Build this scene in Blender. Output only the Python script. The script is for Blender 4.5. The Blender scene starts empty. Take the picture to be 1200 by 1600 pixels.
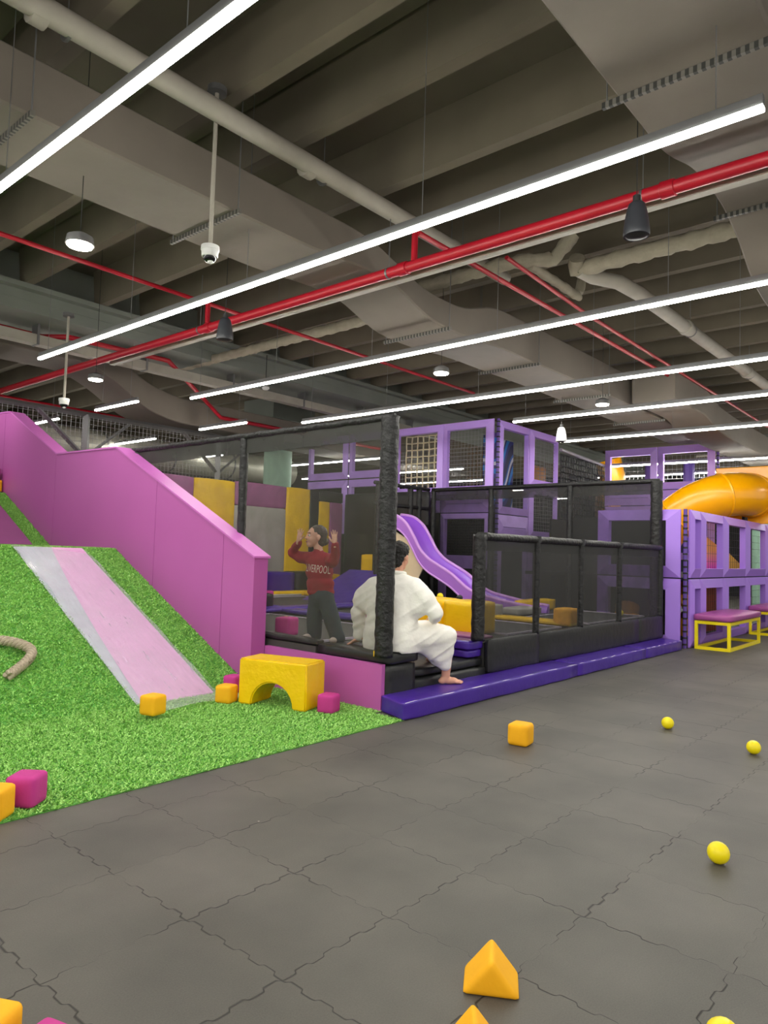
import bpy, bmesh, math, random
import numpy as np
from mathutils import Vector, Matrix

# ---------------------------------------------------------------- camera, world, exposure
scene = bpy.context.scene
COL = scene.collection
cam_data = bpy.data.cameras.new('camera')
cam = bpy.data.objects.new('camera', cam_data)
COL.objects.link(cam)
cam_data.sensor_fit = 'VERTICAL'
cam_data.sensor_height = 36.0
cam_data.sensor_width = 27.0
cam_data.lens = 1110.0 / 1600.0 * 36.0
cam_data.clip_end = 200
_r = Vector((0.651, -0.759, 0.030)).normalized()
_f = Vector((0.757, 0.651, 0.055)).normalized()
_u = _r.cross(_f).normalized()
_r = _f.cross(_u).normalized()
M4 = Matrix(((_r.x, _u.x, -_f.x, 0), (_r.y, _u.y, -_f.y, 0), (_r.z, _u.z, -_f.z, 1.5), (0, 0, 0, 1)))
cam.matrix_world = M4
scene.camera = cam

world = bpy.data.worlds.new('hall_ambient')
scene.world = world
world.use_nodes = True
bg = world.node_tree.nodes['Background']
bg.inputs[0].default_value = (1.0, 0.97, 0.92, 1)
bg.inputs[1].default_value = 0.55

LED = 34.0           # radiance of the linear lamps
scene.view_settings.view_transform = 'Standard'
scene.view_settings.look = 'None'
scene.view_settings.gamma = 1.0
scene.view_settings.use_curve_mapping = False
scene.view_settings.exposure = 0.85
try:
    scene.cycles.transparent_max_bounces = 24
    scene.cycles.max_bounces = 8
except Exception:
    pass

random.seed(7)
RNG = np.random.default_rng(5)

# ---------------------------------------------------------------- helpers
def lin(c):
    return tuple(((v / 255.0) / 12.92 if v / 255.0 <= 0.04045 else ((v / 255.0 + 0.055) / 1.055) ** 2.4) for v in c)

MATS = {}
def mat(name, rgb, rough=0.6, metal=0.0, var=0.08, vscale=3.0, bump=0.0, bscale=30.0, coat=0.0, spec=0.5,
        bdist=0.01, sheen=0.0, vscale2=None):
    if name in MATS:
        return MATS[name]
    m = bpy.data.materials.new(name)
    m.use_nodes = True
    nt = m.node_tree
    b = nt.nodes['Principled BSDF']
    c = lin(rgb)
    tc = nt.nodes.new('ShaderNodeTexCoord')
    n = nt.nodes.new('ShaderNodeTexNoise')
    n.inputs['Scale'].default_value = vscale
    n.inputs['Detail'].default_value = 4
    nt.links.new(tc.outputs['Object'], n.inputs['Vector'])
    ramp = nt.nodes.new('ShaderNodeValToRGB')
    ramp.color_ramp.elements[0].position = 0.3
    ramp.color_ramp.elements[1].position = 0.7
    ramp.color_ramp.elements[0].color = tuple(v * (1 - var) for v in c) + (1,)
    ramp.color_ramp.elements[1].color = tuple(min(1, v * (1 + var)) for v in c) + (1,)
    nt.links.new(n.outputs['Fac'], ramp.inputs['Fac'])
    nt.links.new(ramp.outputs['Color'], b.inputs['Base Color'])
    b.inputs['Roughness'].default_value = rough
    b.inputs['Metallic'].default_value = metal
    b.inputs['Specular IOR Level'].default_value = spec
    if coat:
        b.inputs['Coat Weight'].default_value = coat
        b.inputs['Coat Roughness'].default_value = 0.15
    if sheen:
        b.inputs['Sheen Weight'].default_value = sheen
    if bump:
        n2 = nt.nodes.new('ShaderNodeTexNoise')
        n2.inputs['Scale'].default_value = bscale
        n2.inputs['Detail'].default_value = 3
        nt.links.new(tc.outputs['Object'], n2.inputs['Vector'])
        bp = nt.nodes.new('ShaderNodeBump')
        bp.inputs['Strength'].default_value = bump
        bp.inputs['Distance'].default_value = bdist
        nt.links.new(n2.outputs['Fac'], bp.inputs['Height'])
        nt.links.new(bp.outputs['Normal'], b.inputs['Normal'])
    MATS[name] = m
    return m

def emit(name, rgb, strength):
    if name in MATS:
        return MATS[name]
    m = bpy.data.materials.new(name)
    m.use_nodes = True
    nt = m.node_tree
    nt.nodes.remove(nt.nodes['Principled BSDF'])
    e = nt.nodes.new('ShaderNodeEmission')
    e.inputs[0].default_value = lin(rgb) + (1,)
    e.inputs[1].default_value = strength
    nt.links.new(e.outputs[0], nt.nodes['Material Output'].inputs[0])
    MATS[name] = m
    return m

def net_mat(name, rgb, cover, wob=0.12):
    """fine woven mesh far below the size of a pixel: partly see-through cloth with folds in its weave density"""
    if name in MATS:
        return MATS[name]
    m = bpy.data.materials.new(name)
    m.use_nodes = True
    nt = m.node_tree
    b = nt.nodes['Principled BSDF']
    b.inputs['Base Color'].default_value = lin(rgb) + (1,)
    b.inputs['Roughness'].default_value = 0.6
    tr = nt.nodes.new('ShaderNodeBsdfTransparent')
    mx = nt.nodes.new('ShaderNodeMixShader')
    tc = nt.nodes.new('ShaderNodeTexCoord')
    n = nt.nodes.new('ShaderNodeTexNoise')
    n.inputs['Scale'].default_value = 2.5
    n.inputs['Detail'].default_value = 3
    n.inputs['Distortion'].default_value = 1.0
    nt.links.new(tc.outputs['Object'], n.inputs['Vector'])
    mr = nt.nodes.new('ShaderNodeMapRange')
    mr.inputs['From Min'].default_value = 0.3
    mr.inputs['From Max'].default_value = 0.7
    mr.inputs['To Min'].default_value = max(0, cover - wob)
    mr.inputs['To Max'].default_value = min(1, cover + wob)
    nt.links.new(n.outputs['Fac'], mr.inputs['Value'])
    nt.links.new(mr.outputs['Result'], mx.inputs['Fac'])
    nt.links.new(tr.outputs[0], mx.inputs[1])
    nt.links.new(b.outputs[0], mx.inputs[2])
    nt.links.new(mx.outputs[0], nt.nodes['Material Output'].inputs[0])
    MATS[name] = m
    return m

class MB:
    def __init__(s):
        s.bm = bmesh.new()
    def box(s, x0, x1, y0, y1, z0, z1, bev=0.0, seg=2, rz=0.0, rx=0.0):
        t = bmesh.new()
        bmesh.ops.create_cube(t, size=1.0)
        for v in t.verts:
            v.co = Vector(((v.co.x) * (x1 - x0), (v.co.y) * (y1 - y0), (v.co.z) * (z1 - z0)))
        if bev:
            bmesh.ops.bevel(t, geom=list(t.edges), offset=bev, segments=seg, affect='EDGES', profile=0.5)
        c = Vector(((x0 + x1) / 2, (y0 + y1) / 2, (z0 + z1) / 2))
        m = Matrix.Translation(c) @ Matrix.Rotation(rz, 4, 'Z') @ Matrix.Rotation(rx, 4, 'X')
        t.transform(m)
        s.absorb(t)
        return s
    def absorb(s, t):
        me = bpy.data.meshes.new('tmp')
        t.to_mesh(me); t.free()
        s.bm.from_mesh(me)
        bpy.data.meshes.remove(me)
    def poly(s, pts):
        vs = [s.bm.verts.new(p) for p in pts]
        s.bm.faces.new(vs)
        return s
    def prism(s, pts, off):
        off = Vector(off)
        a = [s.bm.verts.new(p) for p in pts]
        b = [s.bm.verts.new(Vector(p) + off) for p in pts]
        n = len(pts)
        f = [s.bm.faces.new(a[::-1]), s.bm.faces.new(b)]
        for i in range(n):
            f.append(s.bm.faces.new((a[i], a[(i + 1) % n], b[(i + 1) % n], b[i])))
        bmesh.ops.recalc_face_normals(s.bm, faces=f)
        return s
    def loft(s, rings, cap=True, closed=True):
        R = [[s.bm.verts.new(p) for p in r] for r in rings]
        n = len(R[0]); fs = []
        for i in range(len(R) - 1):
            for j in range(n if closed else n - 1):
                k = (j + 1) % n
                fs.append(s.bm.faces.new((R[i][j], R[i][k], R[i + 1][k], R[i + 1][j])))
        if cap and closed:
            fs.append(s.bm.faces.new(R[0][::-1])); fs.append(s.bm.faces.new(R[-1]))
        bmesh.ops.recalc_face_normals(s.bm, faces=fs)
        return s
    def tube(s, pts, r, n=8, cap=True, up=(0, 0, 1)):
        pts = [Vector(p) for p in pts]
        if not hasattr(r, '__len__'):
            r = [r] * len(pts)
        rings = []
        for i, p in enumerate(pts):
            d = (pts[min(i + 1, len(pts) - 1)] - pts[max(i - 1, 0)])
            if d.length < 1e-9: d = Vector((0, 0, 1))
            d.normalize()
            u = Vector(up)
            if abs(d.dot(u)) > 0.95: u = Vector((1, 0, 0)) if abs(d.x) < .9 else Vector((0, 1, 0))
            a = d.cross(u).normalized(); b = a.cross(d).normalized()
            rings.append([p + (a * math.cos(t) + b * math.sin(t)) * r[i] for t in [2 * math.pi * k / n for k in range(n)]])
        return s.loft(rings, cap)
    def ball(s, c, r, sub=3, sc=(1, 1, 1)):
        t = bmesh.new()
        bmesh.ops.create_icosphere(t, subdivisions=sub, radius=r)
        for v in t.verts:
            v.co = Vector((v.co.x * sc[0], v.co.y * sc[1], v.co.z * sc[2])) + Vector(c)
        s.absorb(t)
        return s
    def lathe(s, prof, c, n=24):
        rings = [[Vector(c) + Vector((r * math.cos(t), r * math.sin(t), z)) for t in [2 * math.pi * k / n for k in range(n)]] for r, z in prof]
        return s.loft(rings)
    def jitter(s, a, f=6.0):
        from mathutils import noise
        for v in s.bm.verts:
            v.co += Vector(noise.noise_vector(v.co * f)) * a
        return s

def wpos(o):
    p = Vector((0, 0, 0))
    while o is not None:
        p += o.location; o = o.parent
    return p

def obj(name, mb, m, parent=None, smooth=True, ang=35, origin=None):
    me = bpy.data.meshes.new(name)
    base = wpos(parent) if parent is not None else Vector((0, 0, 0))
    if isinstance(mb, MB):
        bm = mb.bm
        if parent is None:
            if origin is None:
                xs = [v.co.x for v in bm.verts]; ys = [v.co.y for v in bm.verts]; zs = [v.co.z for v in bm.verts]
                origin = ((min(xs) + max(xs)) / 2, (min(ys) + max(ys)) / 2, min(zs))
            base = Vector(origin)
        bmesh.ops.translate(bm, verts=bm.verts, vec=-base)
        bm.to_mesh(me); bm.free()
    else:                                   # (verts, faces) arrays
        V, F_ = mb
        if parent is None and origin is not None:
            base = Vector(origin)
        me.from_pydata([tuple(Vector(v) - base) for v in V], [], F_)
    if smooth:
        me.shade_smooth()
        if ang: me.set_sharp_from_angle(angle=math.radians(ang))
    me.materials.append(m)
    o = bpy.data.objects.new(name, me)
    COL.objects.link(o)
    if parent is not None:
        o.parent = parent
    else:
        o.location = base
    return o

def thing(name, label, cat, loc=(0, 0, 0), group=None):
    o = bpy.data.objects.new(name, None)
    o.empty_display_size = 0.1
    COL.objects.link(o)
    o.location = loc
    o['label'] = label; o['category'] = cat
    if group: o['group'] = group
    return o

def solo(name, mb, m, label, cat, group=None, **k):
    o = obj(name, mb, m, None, **k)
    o['label'] = label; o['category'] = cat
    if group: o['group'] = group
    return o

def struct(name, mb, m, parent=None, **k):
    o = obj(name, mb, m, parent, **k)
    if parent is None: o['kind'] = 'structure'
    return o

def dup(root, loc, label=None, group=None, rz=None):
    r = root.copy(); COL.objects.link(r); r.location = loc
    if rz is not None: r.rotation_euler = (0, 0, rz)
    if label: r['label'] = label
    if group: r['group'] = group
    for ch in list(root.children):
        c = ch.copy(); COL.objects.link(c); c.parent = r
        for g in list(ch.children):
            d = g.copy(); COL.objects.link(d); d.parent = c
    return r

def soft(x0, x1, y0, y1, z0, z1, bev=0.03, rz=0.0, puff=0.0, cuts=6, jit=0.0):
    """upholstered block: a subdivided box with rounded edges, faces puffed outward"""
    t = bmesh.new()
    bmesh.ops.create_cube(t, size=1.0)
    bmesh.ops.subdivide_edges(t, edges=list(t.edges), cuts=cuts, use_grid_fill=True)
    sx, sy, sz = x1 - x0, y1 - y0, z1 - z0
    h = Vector((sx / 2, sy / 2, sz / 2))
    from mathutils import noise
    for v in t.verts:
        n = v.co * 2
        q = Vector((n.x * h.x, n.y * h.y, n.z * h.z))
        inn = Vector([max(-(h[i] - bev), min(h[i] - bev, q[i])) for i in range(3)])
        d = q - inn
        if d.length > 1e-9:
            q = inn + d.normalized() * bev
        if puff:
            w = [(1 - n[(i + 1) % 3] ** 2) * (1 - n[(i + 2) % 3] ** 2) for i in range(3)]
            for i in range(3):
                if abs(n[i]) > .999: q[i] += math.copysign(puff * w[i], n[i])
        if jit: q += Vector(noise.noise_vector(q * 9 + Vector((x0, y0, z0)))) * jit
        v.co = q
    t.transform(Matrix.Translation(Vector(((x0 + x1) / 2, (y0 + y1) / 2, (z0 + z1) / 2))) @ Matrix.Rotation(rz, 4, 'Z'))
    m = MB(); m.absorb(t)
    return m

# ---------------------------------------------------------------- materials
mBeam = mat('painted_concrete', (104, 96, 81), 0.85, var=.12, vscale=1.2, bump=.2, bscale=12)
mDeck = mat('concrete_deck', (96, 89, 76), 0.9, var=.15, vscale=.8)
mGird = mat('girder_concrete', (124, 128, 120), 0.85, var=.12, vscale=.8)
mDuct = mat('duct_wrap', (110, 102, 92), 0.75, var=.08, vscale=1.5, bump=.25, bscale=5, bdist=.02)
mPipeW = mat('painted_pipe', (160, 154, 142), 0.6, var=.08, vscale=4)
mLag = mat('lagged_pipe', (150, 142, 124), 0.85, var=.12, vscale=6, bump=.6, bscale=18, bdist=.02)
mRed = mat('red_pipe', (170, 16, 36), 0.4, var=.08)
mBlackMetal = mat('black_metal', (30, 30, 30), 0.5)
mGreyMetal = mat('grey_metal', (120, 120, 120), 0.45, metal=.6)
mWhitePl = mat('white_plastic', (225, 225, 222), 0.35, var=.02)
mVinylK = mat('black_vinyl', (29, 30, 30), 0.42, var=.15, bump=.5, bscale=9, bdist=.012)
mSleeve = mat('black_sleeve', (22, 22, 22), 0.5, var=.2, bump=.9, bscale=22, bdist=.02)
mVinylP = mat('purple_vinyl', (70, 38, 150), 0.3, var=.08, bump=.5, bscale=6, bdist=.012)
mVinylY = mat('yellow_vinyl', (255, 204, 6), 0.33, var=.05, bump=.9, bscale=9, bdist=.012)
mVinylM = mat('mauve_vinyl', (160, 92, 140), 0.45, var=.06, bump=.2, bscale=5)
mVinylG = mat('grey_vinyl', (176, 172, 164), 0.5, var=.06, bump=.2, bscale=5)
mMag = mat('magenta_board', (184, 92, 168), 0.38, var=.03, vscale=1.0)
mMagEdge = mat('magenta_cap', (206, 112, 196), 0.35, var=.02)
mFoamY = mat('yellow_foam', (255, 182, 8), 0.75, var=.05, vscale=8, bump=.25, bscale=60, bdist=.004)
mFoamM = mat('magenta_foam', (196, 52, 140), 0.75, var=.05, vscale=8, bump=.25, bscale=60, bdist=.004)
mLilac = mat('lilac_board', (204, 164, 254), 0.4, var=.03, vscale=1.0)
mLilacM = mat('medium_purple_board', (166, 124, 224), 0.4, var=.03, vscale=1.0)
mLilacD = mat('lilac_edge', (92, 62, 150), 0.45, var=.05)
mYelMetal = mat('yellow_metal', (250, 228, 20), 0.35, var=.03)
mBenchTop = mat('mauve_bench_vinyl', (164, 78, 146), 0.38, var=.04, bump=.1)
mBall = mat('yellow_ball', (252, 230, 10), 0.35, var=.02)
mSlide = mat('purple_slide', (146, 84, 210), 0.22, var=.03, coat=.4)
mSlideE = mat('slide_edge', (205, 150, 225), 0.3, var=.03)
mTube = mat('yellow_tube', (252, 172, 0), 0.28, var=.04, coat=.15)
mRope = mat('grey_rope', (172, 158, 138), 0.85, var=.15, vscale=40)
mRopeB = mat('beige_rope', (255, 236, 200), 0.8, var=.15, vscale=20)
mRopeD = mat('brown_rope', (120, 96, 72), 0.8, var=.15, vscale=20)
mBlackNet = mat('black_cord', (150, 150, 150), 0.7)
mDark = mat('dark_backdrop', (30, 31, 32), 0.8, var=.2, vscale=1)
mSkin = mat('skin', (226, 168, 140), 0.5, var=.06, vscale=12)
mSkinC = mat('child_skin', (222, 170, 146), 0.5, var=.06, vscale=12)
mHair = mat('black_hair', (22, 19, 18), 0.55, var=.3, vscale=60, bump=.9, bscale=90, bdist=.01)
mHairB = mat('brown_hair', (62, 46, 38), 0.5, var=.3, vscale=60, bump=.8, bscale=90, bdist=.01)
mThobe = mat('white_cotton', (252, 249, 241), 0.8, var=.02, bump=.6, bscale=10, bdist=.02)
mSweat = mat('maroon_knit', (150, 22, 42), 0.85, var=.1, bump=.2, bscale=30)
mDenim = mat('dark_denim', (52, 62, 70), 0.85, var=.15, bump=.3, bscale=18)
mNet = net_mat('fine_net', (64, 62, 54), 0.42, .07)
mNetLow = net_mat('dense_net', (46, 46, 44), 0.68, .07)
mNetBack = net_mat('back_net', (38, 38, 36), 0.50, .05)
mLED = emit('led_diffuser', (255, 253, 244), LED)
mDown = emit('lamp_diffuser', (255, 246, 228), 30.0)
mWhiteTr = mat('white_seam_and_glint', (225, 215, 235), .4)
mGreenCol = mat('pale_green_paint', (166, 206, 182), 0.6, var=.04)

# ---------------------------------------------------------------- floor
def floor_mat():
    m = bpy.data.materials.new('rubber_tiles'); m.use_nodes = True
    nt = m.node_tree; L = nt.links; N = nt.nodes
    b = N['Principled BSDF']
    geo = N.new('ShaderNodeNewGeometry')
    sep = N.new('ShaderNodeSeparateXYZ'); L.new(geo.outputs['Position'], sep.inputs[0])
    def math_(op, a, b_=None, c=None):
        n = N.new('ShaderNodeMath'); n.operation = op
        for i, v in enumerate((a, b_, c)):
            if v is None: continue
            if isinstance(v, (int, float)): n.inputs[i].default_value = v
            else: L.new(v, n.inputs[i])
        return n.outputs[0]
    T = 0.577
    nz = N.new('ShaderNodeTexNoise'); nz.inputs['Scale'].default_value = 3; L.new(geo.outputs['Position'], nz.inputs['Vector'])
    wig = math_('MULTIPLY', math_('SUBTRACT', nz.outputs['Fac'], .5), .02)
    def seam(p, q, off):
        # interlocking edge: the line steps sideways as it runs
        sq = math_('MULTIPLY', math_('TANH', math_('MULTIPLY', math_('SINE', math_('MULTIPLY', q, 2 * math.pi / T * 4)), 4.0)), 0.009)
        pp = math_('ADD', math_('ADD', math_('SUBTRACT', p, off), sq), wig)
        fr = math_('FRACT', math_('DIVIDE', pp, T))
        d = math_('MULTIPLY', math_('SUBTRACT', .5, math_('ABSOLUTE', math_('SUBTRACT', fr, .5))), T)
        return d, math_('FLOOR', math_('DIVIDE', pp, T))
    d1, i1 = seam(sep.outputs['X'], sep.outputs['Y'], 0.017)
    d2, i2 = seam(sep.outputs['Y'], sep.outputs['X'], 0.173)
    d = math_('MINIMUM', d1, d2)
    n3 = N.new('ShaderNodeTexNoise'); n3.inputs['Scale'].default_value = 2.2; n3.inputs['Detail'].default_value = 2
    L.new(geo.outputs['Position'], n3.inputs['Vector'])
    wid = N.new('ShaderNodeMapRange'); L.new(n3.outputs['Fac'], wid.inputs['Value'])
    wid.inputs['From Min'].default_value = .38; wid.inputs['From Max'].default_value = .62
    wid.inputs['To Min'].default_value = .0006; wid.inputs['To Max'].default_value = .0066
    line = N.new('ShaderNodeMapRange'); L.new(d, line.inputs['Value'])
    line.inputs['From Min'].default_value = 0
    L.new(wid.outputs[0], line.inputs['From Max'])
    line.inputs['To Min'].default_value = 1; line.inputs['To Max'].default_value = 0
    comb = N.new('ShaderNodeCombineXYZ'); L.new(i1, comb.inputs[0]); L.new(i2, comb.inputs[1])
    wn = N.new('ShaderNodeTexWhiteNoise'); L.new(comb.outputs[0], wn.inputs['Vector'])
    # per-tile tone plus cloudy scuffs and fine granules
    cl = N.new('ShaderNodeTexNoise'); cl.inputs['Scale'].default_value = 1.6; cl.inputs['Detail'].default_value = 5
    L.new(geo.outputs['Position'], cl.inputs['Vector'])
    gr = N.new('ShaderNodeTexNoise'); gr.inputs['Scale'].default_value = 160; gr.inputs['Detail'].default_value = 2
    L.new(geo.outputs['Position'], gr.inputs['Vector'])
    tone = math_('ADD', math_('MULTIPLY', wn.outputs['Value'], .10), math_('ADD', math_('MULTIPLY', cl.outputs['Fac'], .75), math_('MULTIPLY', gr.outputs['Fac'], .35)))
    rp = N.new('ShaderNodeValToRGB'); L.new(tone, rp.inputs['Fac'])
    rp.color_ramp.elements[0].position = .3; rp.color_ramp.elements[0].color = lin((64, 62, 57)) + (1,)
    rp.color_ramp.elements[1].position = .95; rp.color_ramp.elements[1].color = lin((104, 100, 92)) + (1,)
    # rare pale crumbs
    vo = N.new('ShaderNodeTexVoronoi'); vo.inputs['Scale'].default_value = 3.2; L.new(geo.outputs['Position'], vo.inputs['Vector'])
    spk = math_('LESS_THAN', vo.outputs['Distance'], .018)
    mix = N.new('ShaderNodeMix'); mix.data_type = 'RGBA'; L.new(spk, mix.inputs[0]); L.new(rp.outputs[0], mix.inputs[6]); mix.inputs[7].default_value = (.4, .38, .34, 1)
    mix2 = N.new('ShaderNodeMix'); mix2.data_type = 'RGBA'; L.new(line.outputs[0], mix2.inputs[0]); L.new(mix.outputs[2], mix2.inputs[6]); mix2.inputs[7].default_value = (.012, .012, .011, 1)
    L.new(mix2.outputs[2], b.inputs['Base Color'])
    b.inputs['Roughness'].default_value = .55
    b.inputs['Specular IOR Level'].default_value = .45
    h = math_('SUBTRACT', math_('MULTIPLY', gr.outputs['Fac'], .12), line.outputs[0])
    bp = N.new('ShaderNodeBump'); bp.inputs['Strength'].default_value = .5; bp.inputs['Distance'].default_value = .006
    L.new(h, bp.inputs['Height']); L.new(bp.outputs[0], b.inputs['Normal'])
    return m

struct('floor', MB().box(-6, 34, -8, 30, -.1, 0), floor_mat(), smooth=False)
struct('wall_back', MB().box(-6, 34, 29.5, 30, 0, 6.6), mDark, smooth=False)
struct('wall_right', MB().box(33.5, 34, -8, 29.5, 0, 6.6), mDark, smooth=False)

# ---------------------------------------------------------------- ceiling: deck, ribs and cross girder
ceil_ = struct('ceiling', MB().box(-6, 34, -8, 30, 6.08, 6.3), mDeck, smooth=False)
k = -3
while 2.5 + 2.07 * k < 33:
    for dx in (0, 1.22):
        xb = 2.5 + 2.07 * k + dx
        for (y0, y1) in ((-8, 11.55), (13.0, 29.5)):
            m_ = MB()
            w0, w1 = .065, .11
            m_.prism([(xb - w0, y0, 5.5), (xb + w0, y0, 5.5), (xb + w1, y0, 6.08), (xb - w1, y0, 6.08)], (0, y1 - y0, 0))
            obj('rib', m_, mBeam, ceil_, smooth=False)
    k += 1
m_ = MB().box(-6, 34, 11.5, 13.05, 5.1, 5.55)
m_.box(-6, 34, 11.75, 12.8, 5.5, 6.1)
obj('girder', m_, mGird, ceil_, smooth=False)
m_ = MB().box(-6, 34, 11.35, 11.55, 5.42, 5.5)
m_.box(-6, 34, 11.49, 11.5, 5.27, 5.29)
obj('ledge', m_, mGird, ceil_, smooth=False)
for ci, (cx, cy, lab) in enumerate([(12.88, 15.0, 'pale green round column rising behind the tall netting'),
                          (25.2, 5.55, 'pale green round column far off above the yellow slide panel')]):
    t = thing('column', lab, 'column', (cx, cy, 0))
    obj('shaft', MB().lathe([(.385, 0), (.385, 4.95), (.39, 5.0)], (cx, cy, 0), 32), mGreenCol, t)
    obj('capital', MB().box(cx - .75, cx + .75, cy - .62, cy + .62, 4.95, 5.5), mGird, t, smooth=False)

# ---------------------------------------------------------------- linear lamps
def led_bar(x, y0, y1, label, z=4.0, cables=True, group=None):
    t = thing('linear_lamp', label, 'lamp', (x, (y0 + y1) / 2, z), group)
    w = .026
    m_ = MB().prism([(x - w * .8, y0, z + .035), (x + w * .8, y0, z + .035), (x + w * .8, y0, z + .10), (x - w * .8, y0, z + .10)], (0, y1 - y0, 0))
    obj('housing', m_, mGreyMetal, t, smooth=False)
    d = MB().prism([(x - w, y0, z + .034), (x - w, y0, z + .018), (x - w * .6, y0, z + .006), (x + w * .6, y0, z + .006), (x + w, y0, z + .018), (x + w, y0, z + .034)], (0, y1 - y0, 0))
    obj('diffuser', d, mLED, t, smooth=False)
    if cables:
        n = max(2, int((y1 - y0) / (1.9 if x < 15 and y0 < 11 else 4)) + 1)
        for i in range(n):
            y = y0 + .25 + (y1 - y0 - .5) * i / (n - 1)
            obj('cable', MB().tube([(x, y, z + .07), (x, y, 6.09)], .0035, 5), mGreyMetal, t)
    return t

G1 = 'linear lamps over the play hall'
led_bar(1.93, .6, 10.0, 'linear lamp cutting across the top left corner of the hall', group=G1)
led_bar(4.225, .94, 10.02, 'long linear lamp ending above the dome camera, nearest the red pipe', group=G1)
led_bar(6.97, .2, 10.44, 'long linear lamp running just behind the black cone speaker', group=G1)
led_bar(9.62, .2, 10.5, 'long linear lamp passing behind the tall padded post', group=G1)
led_bar(11.72, .2, 6.9, 'linear lamp ending right above the lilac tower corner', group=G1)
led_bar(14.3, .2, 7.24, 'linear lamp passing just over the far lilac frames', group=G1)
for x, y0, y1, lab in ((-.6, -5.5, 8.0, 'unseen linear lamp added for fill, continuing the rows just behind the camera'), (-3.2, -5.5, 8.0, 'unseen linear lamp added for fill, farthest row behind the camera'), (4.2, -7.6, -.4, 'linear lamp in the right part of the hall near the wide duct'), (6.97, -7.6, -.6, 'unseen linear lamp added for fill right of the camera')):
    led_bar(x, y0, y1, lab, group=G1)  # lamp rows continued out of view, added as fill from the camera side
G2 = 'distant linear lamps on the right'
led_bar(18.9, .2, 8.2, 'distant linear lamp low on the right, seen above the lilac frames', cables=True, group=G2)
led_bar(21.4, .2, 9.5, 'distant linear lamp on the right seen through the lilac frames', cables=True, group=G2)
led_bar(24.2, 1.0, 10.5, 'distant linear lamp on the right, second farthest through the lilac frames', cables=True, group=G2)
led_bar(28.5, 1.0, 12.0, 'farthest linear lamp on the right, lowest behind the yellow slide panel', cables=True, group=G2)
G3 = 'short linear lamps beyond the girder'
led_bar(4.1, 12.2, 13.7, 'short linear lamp at the left edge above the purple ramp wall', group=G3)
led_bar(6.58, 11.5, 13.0, 'short linear lamp above the step in the purple ramp wall', group=G3)
led_bar(9.0, 11.5, 13.1, 'short linear lamp left of the green column', group=G3)
for x, ys in ((6.6, (14.6, 21)), (9.2, (15.2, 21.0)), (11.9, (16.2, 22.5)), (14.5, (12.0, 18.5)), (17.5, (12, 19)), (20.5, (13, 20)), (24.3, (13, 21)), (28.5, (14, 23))):
    led_bar(x, ys[0], ys[1], 'far linear lamp glimpsed through the netting, ' + {6.6: 'leftmost of its rank', 9.2: 'second from the left', 11.9: 'just left of the green column', 14.5: 'first to the right of the green column', 17.5: 'right of the green column, higher one', 20.5: 'above the mauve wall panels, near the lilac frames', 24.3: 'second lowest behind the lilac frames', 28.5: 'lowest and farthest of all'}[x], group='far linear lamps seen through the netting')

# ---------------------------------------------------------------- round pendant lamps
def downlight(x, y, z, label):
    t = thing('round_lamp', label, 'lamp', (x, y, z), 'round pendant lamps')
    obj('housing', MB().lathe([(.05, .1), (.105, .07), (.115, .01), (.115, 0)], (x, y, z), 28), mGreyMetal, t)
    obj('lens', MB().lathe([(.1, 0.002), (.1, -.012), (.07, -.02)], (x, y, z), 28), mDown, t)
    obj('cable', MB().tube([(x, y, z + .1), (x, y, 6.05)], .004, 5), mBlackMetal, t)
downlight(2.73, 5.82, 4.0, 'bright round lamp hanging at the left above the ramp')
downlight(5.26, 10.45, 4.0, 'round lamp hanging beyond the end of the long lamp, beside the white domed camera')
downlight(7.9, 5.82, 4.0, 'round lamp hanging above the tall padded post')
downlight(11.01, 4.83, 4.0, 'round lamp hanging right above the lilac tower')

# ---------------------------------------------------------------- air ducts
def duct(path, y0, y1, label, flip=False):
    """path: list of (x, zbottom, ztop)"""
    t = thing('air_duct', label, 'duct', (path[0][0], (y0 + y1) / 2, path[0][1]))
    # smooth the path
    xs = np.array([p[0] for p in path]); zb = np.array([p[1] for p in path]); zt = np.array([p[2] for p in path])
    X = np.linspace(xs[0], xs[-1], 160)
    def sm(v):
        w = np.interp(X, xs, v); k_ = np.ones(5) / 5
        return np.convolve(np.pad(w, 2, 'edge'), k_, 'valid')
    ZB, ZT = sm(zb), sm(zt)
    m_ = MB()
    rings = []
    e = .018
    for i in range(160):
        x, b, c = X[i], ZB[i], ZT[i]
        rings.append([(x, y0 + e, b), (x, y1 - e, b), (x, y1, b + e), (x, y1, c - e), (x, y1 - e, c), (x, y0 + e, c), (x, y0, c - e), (x, y0, b + e)])
    m_.loft(rings)
    obj('casing', m_, mDuct, t, ang=22)
    return t, (lambda x: float(np.interp(x, X, ZB))), (lambda x: float(np.interp(x, X, ZT)))

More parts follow.
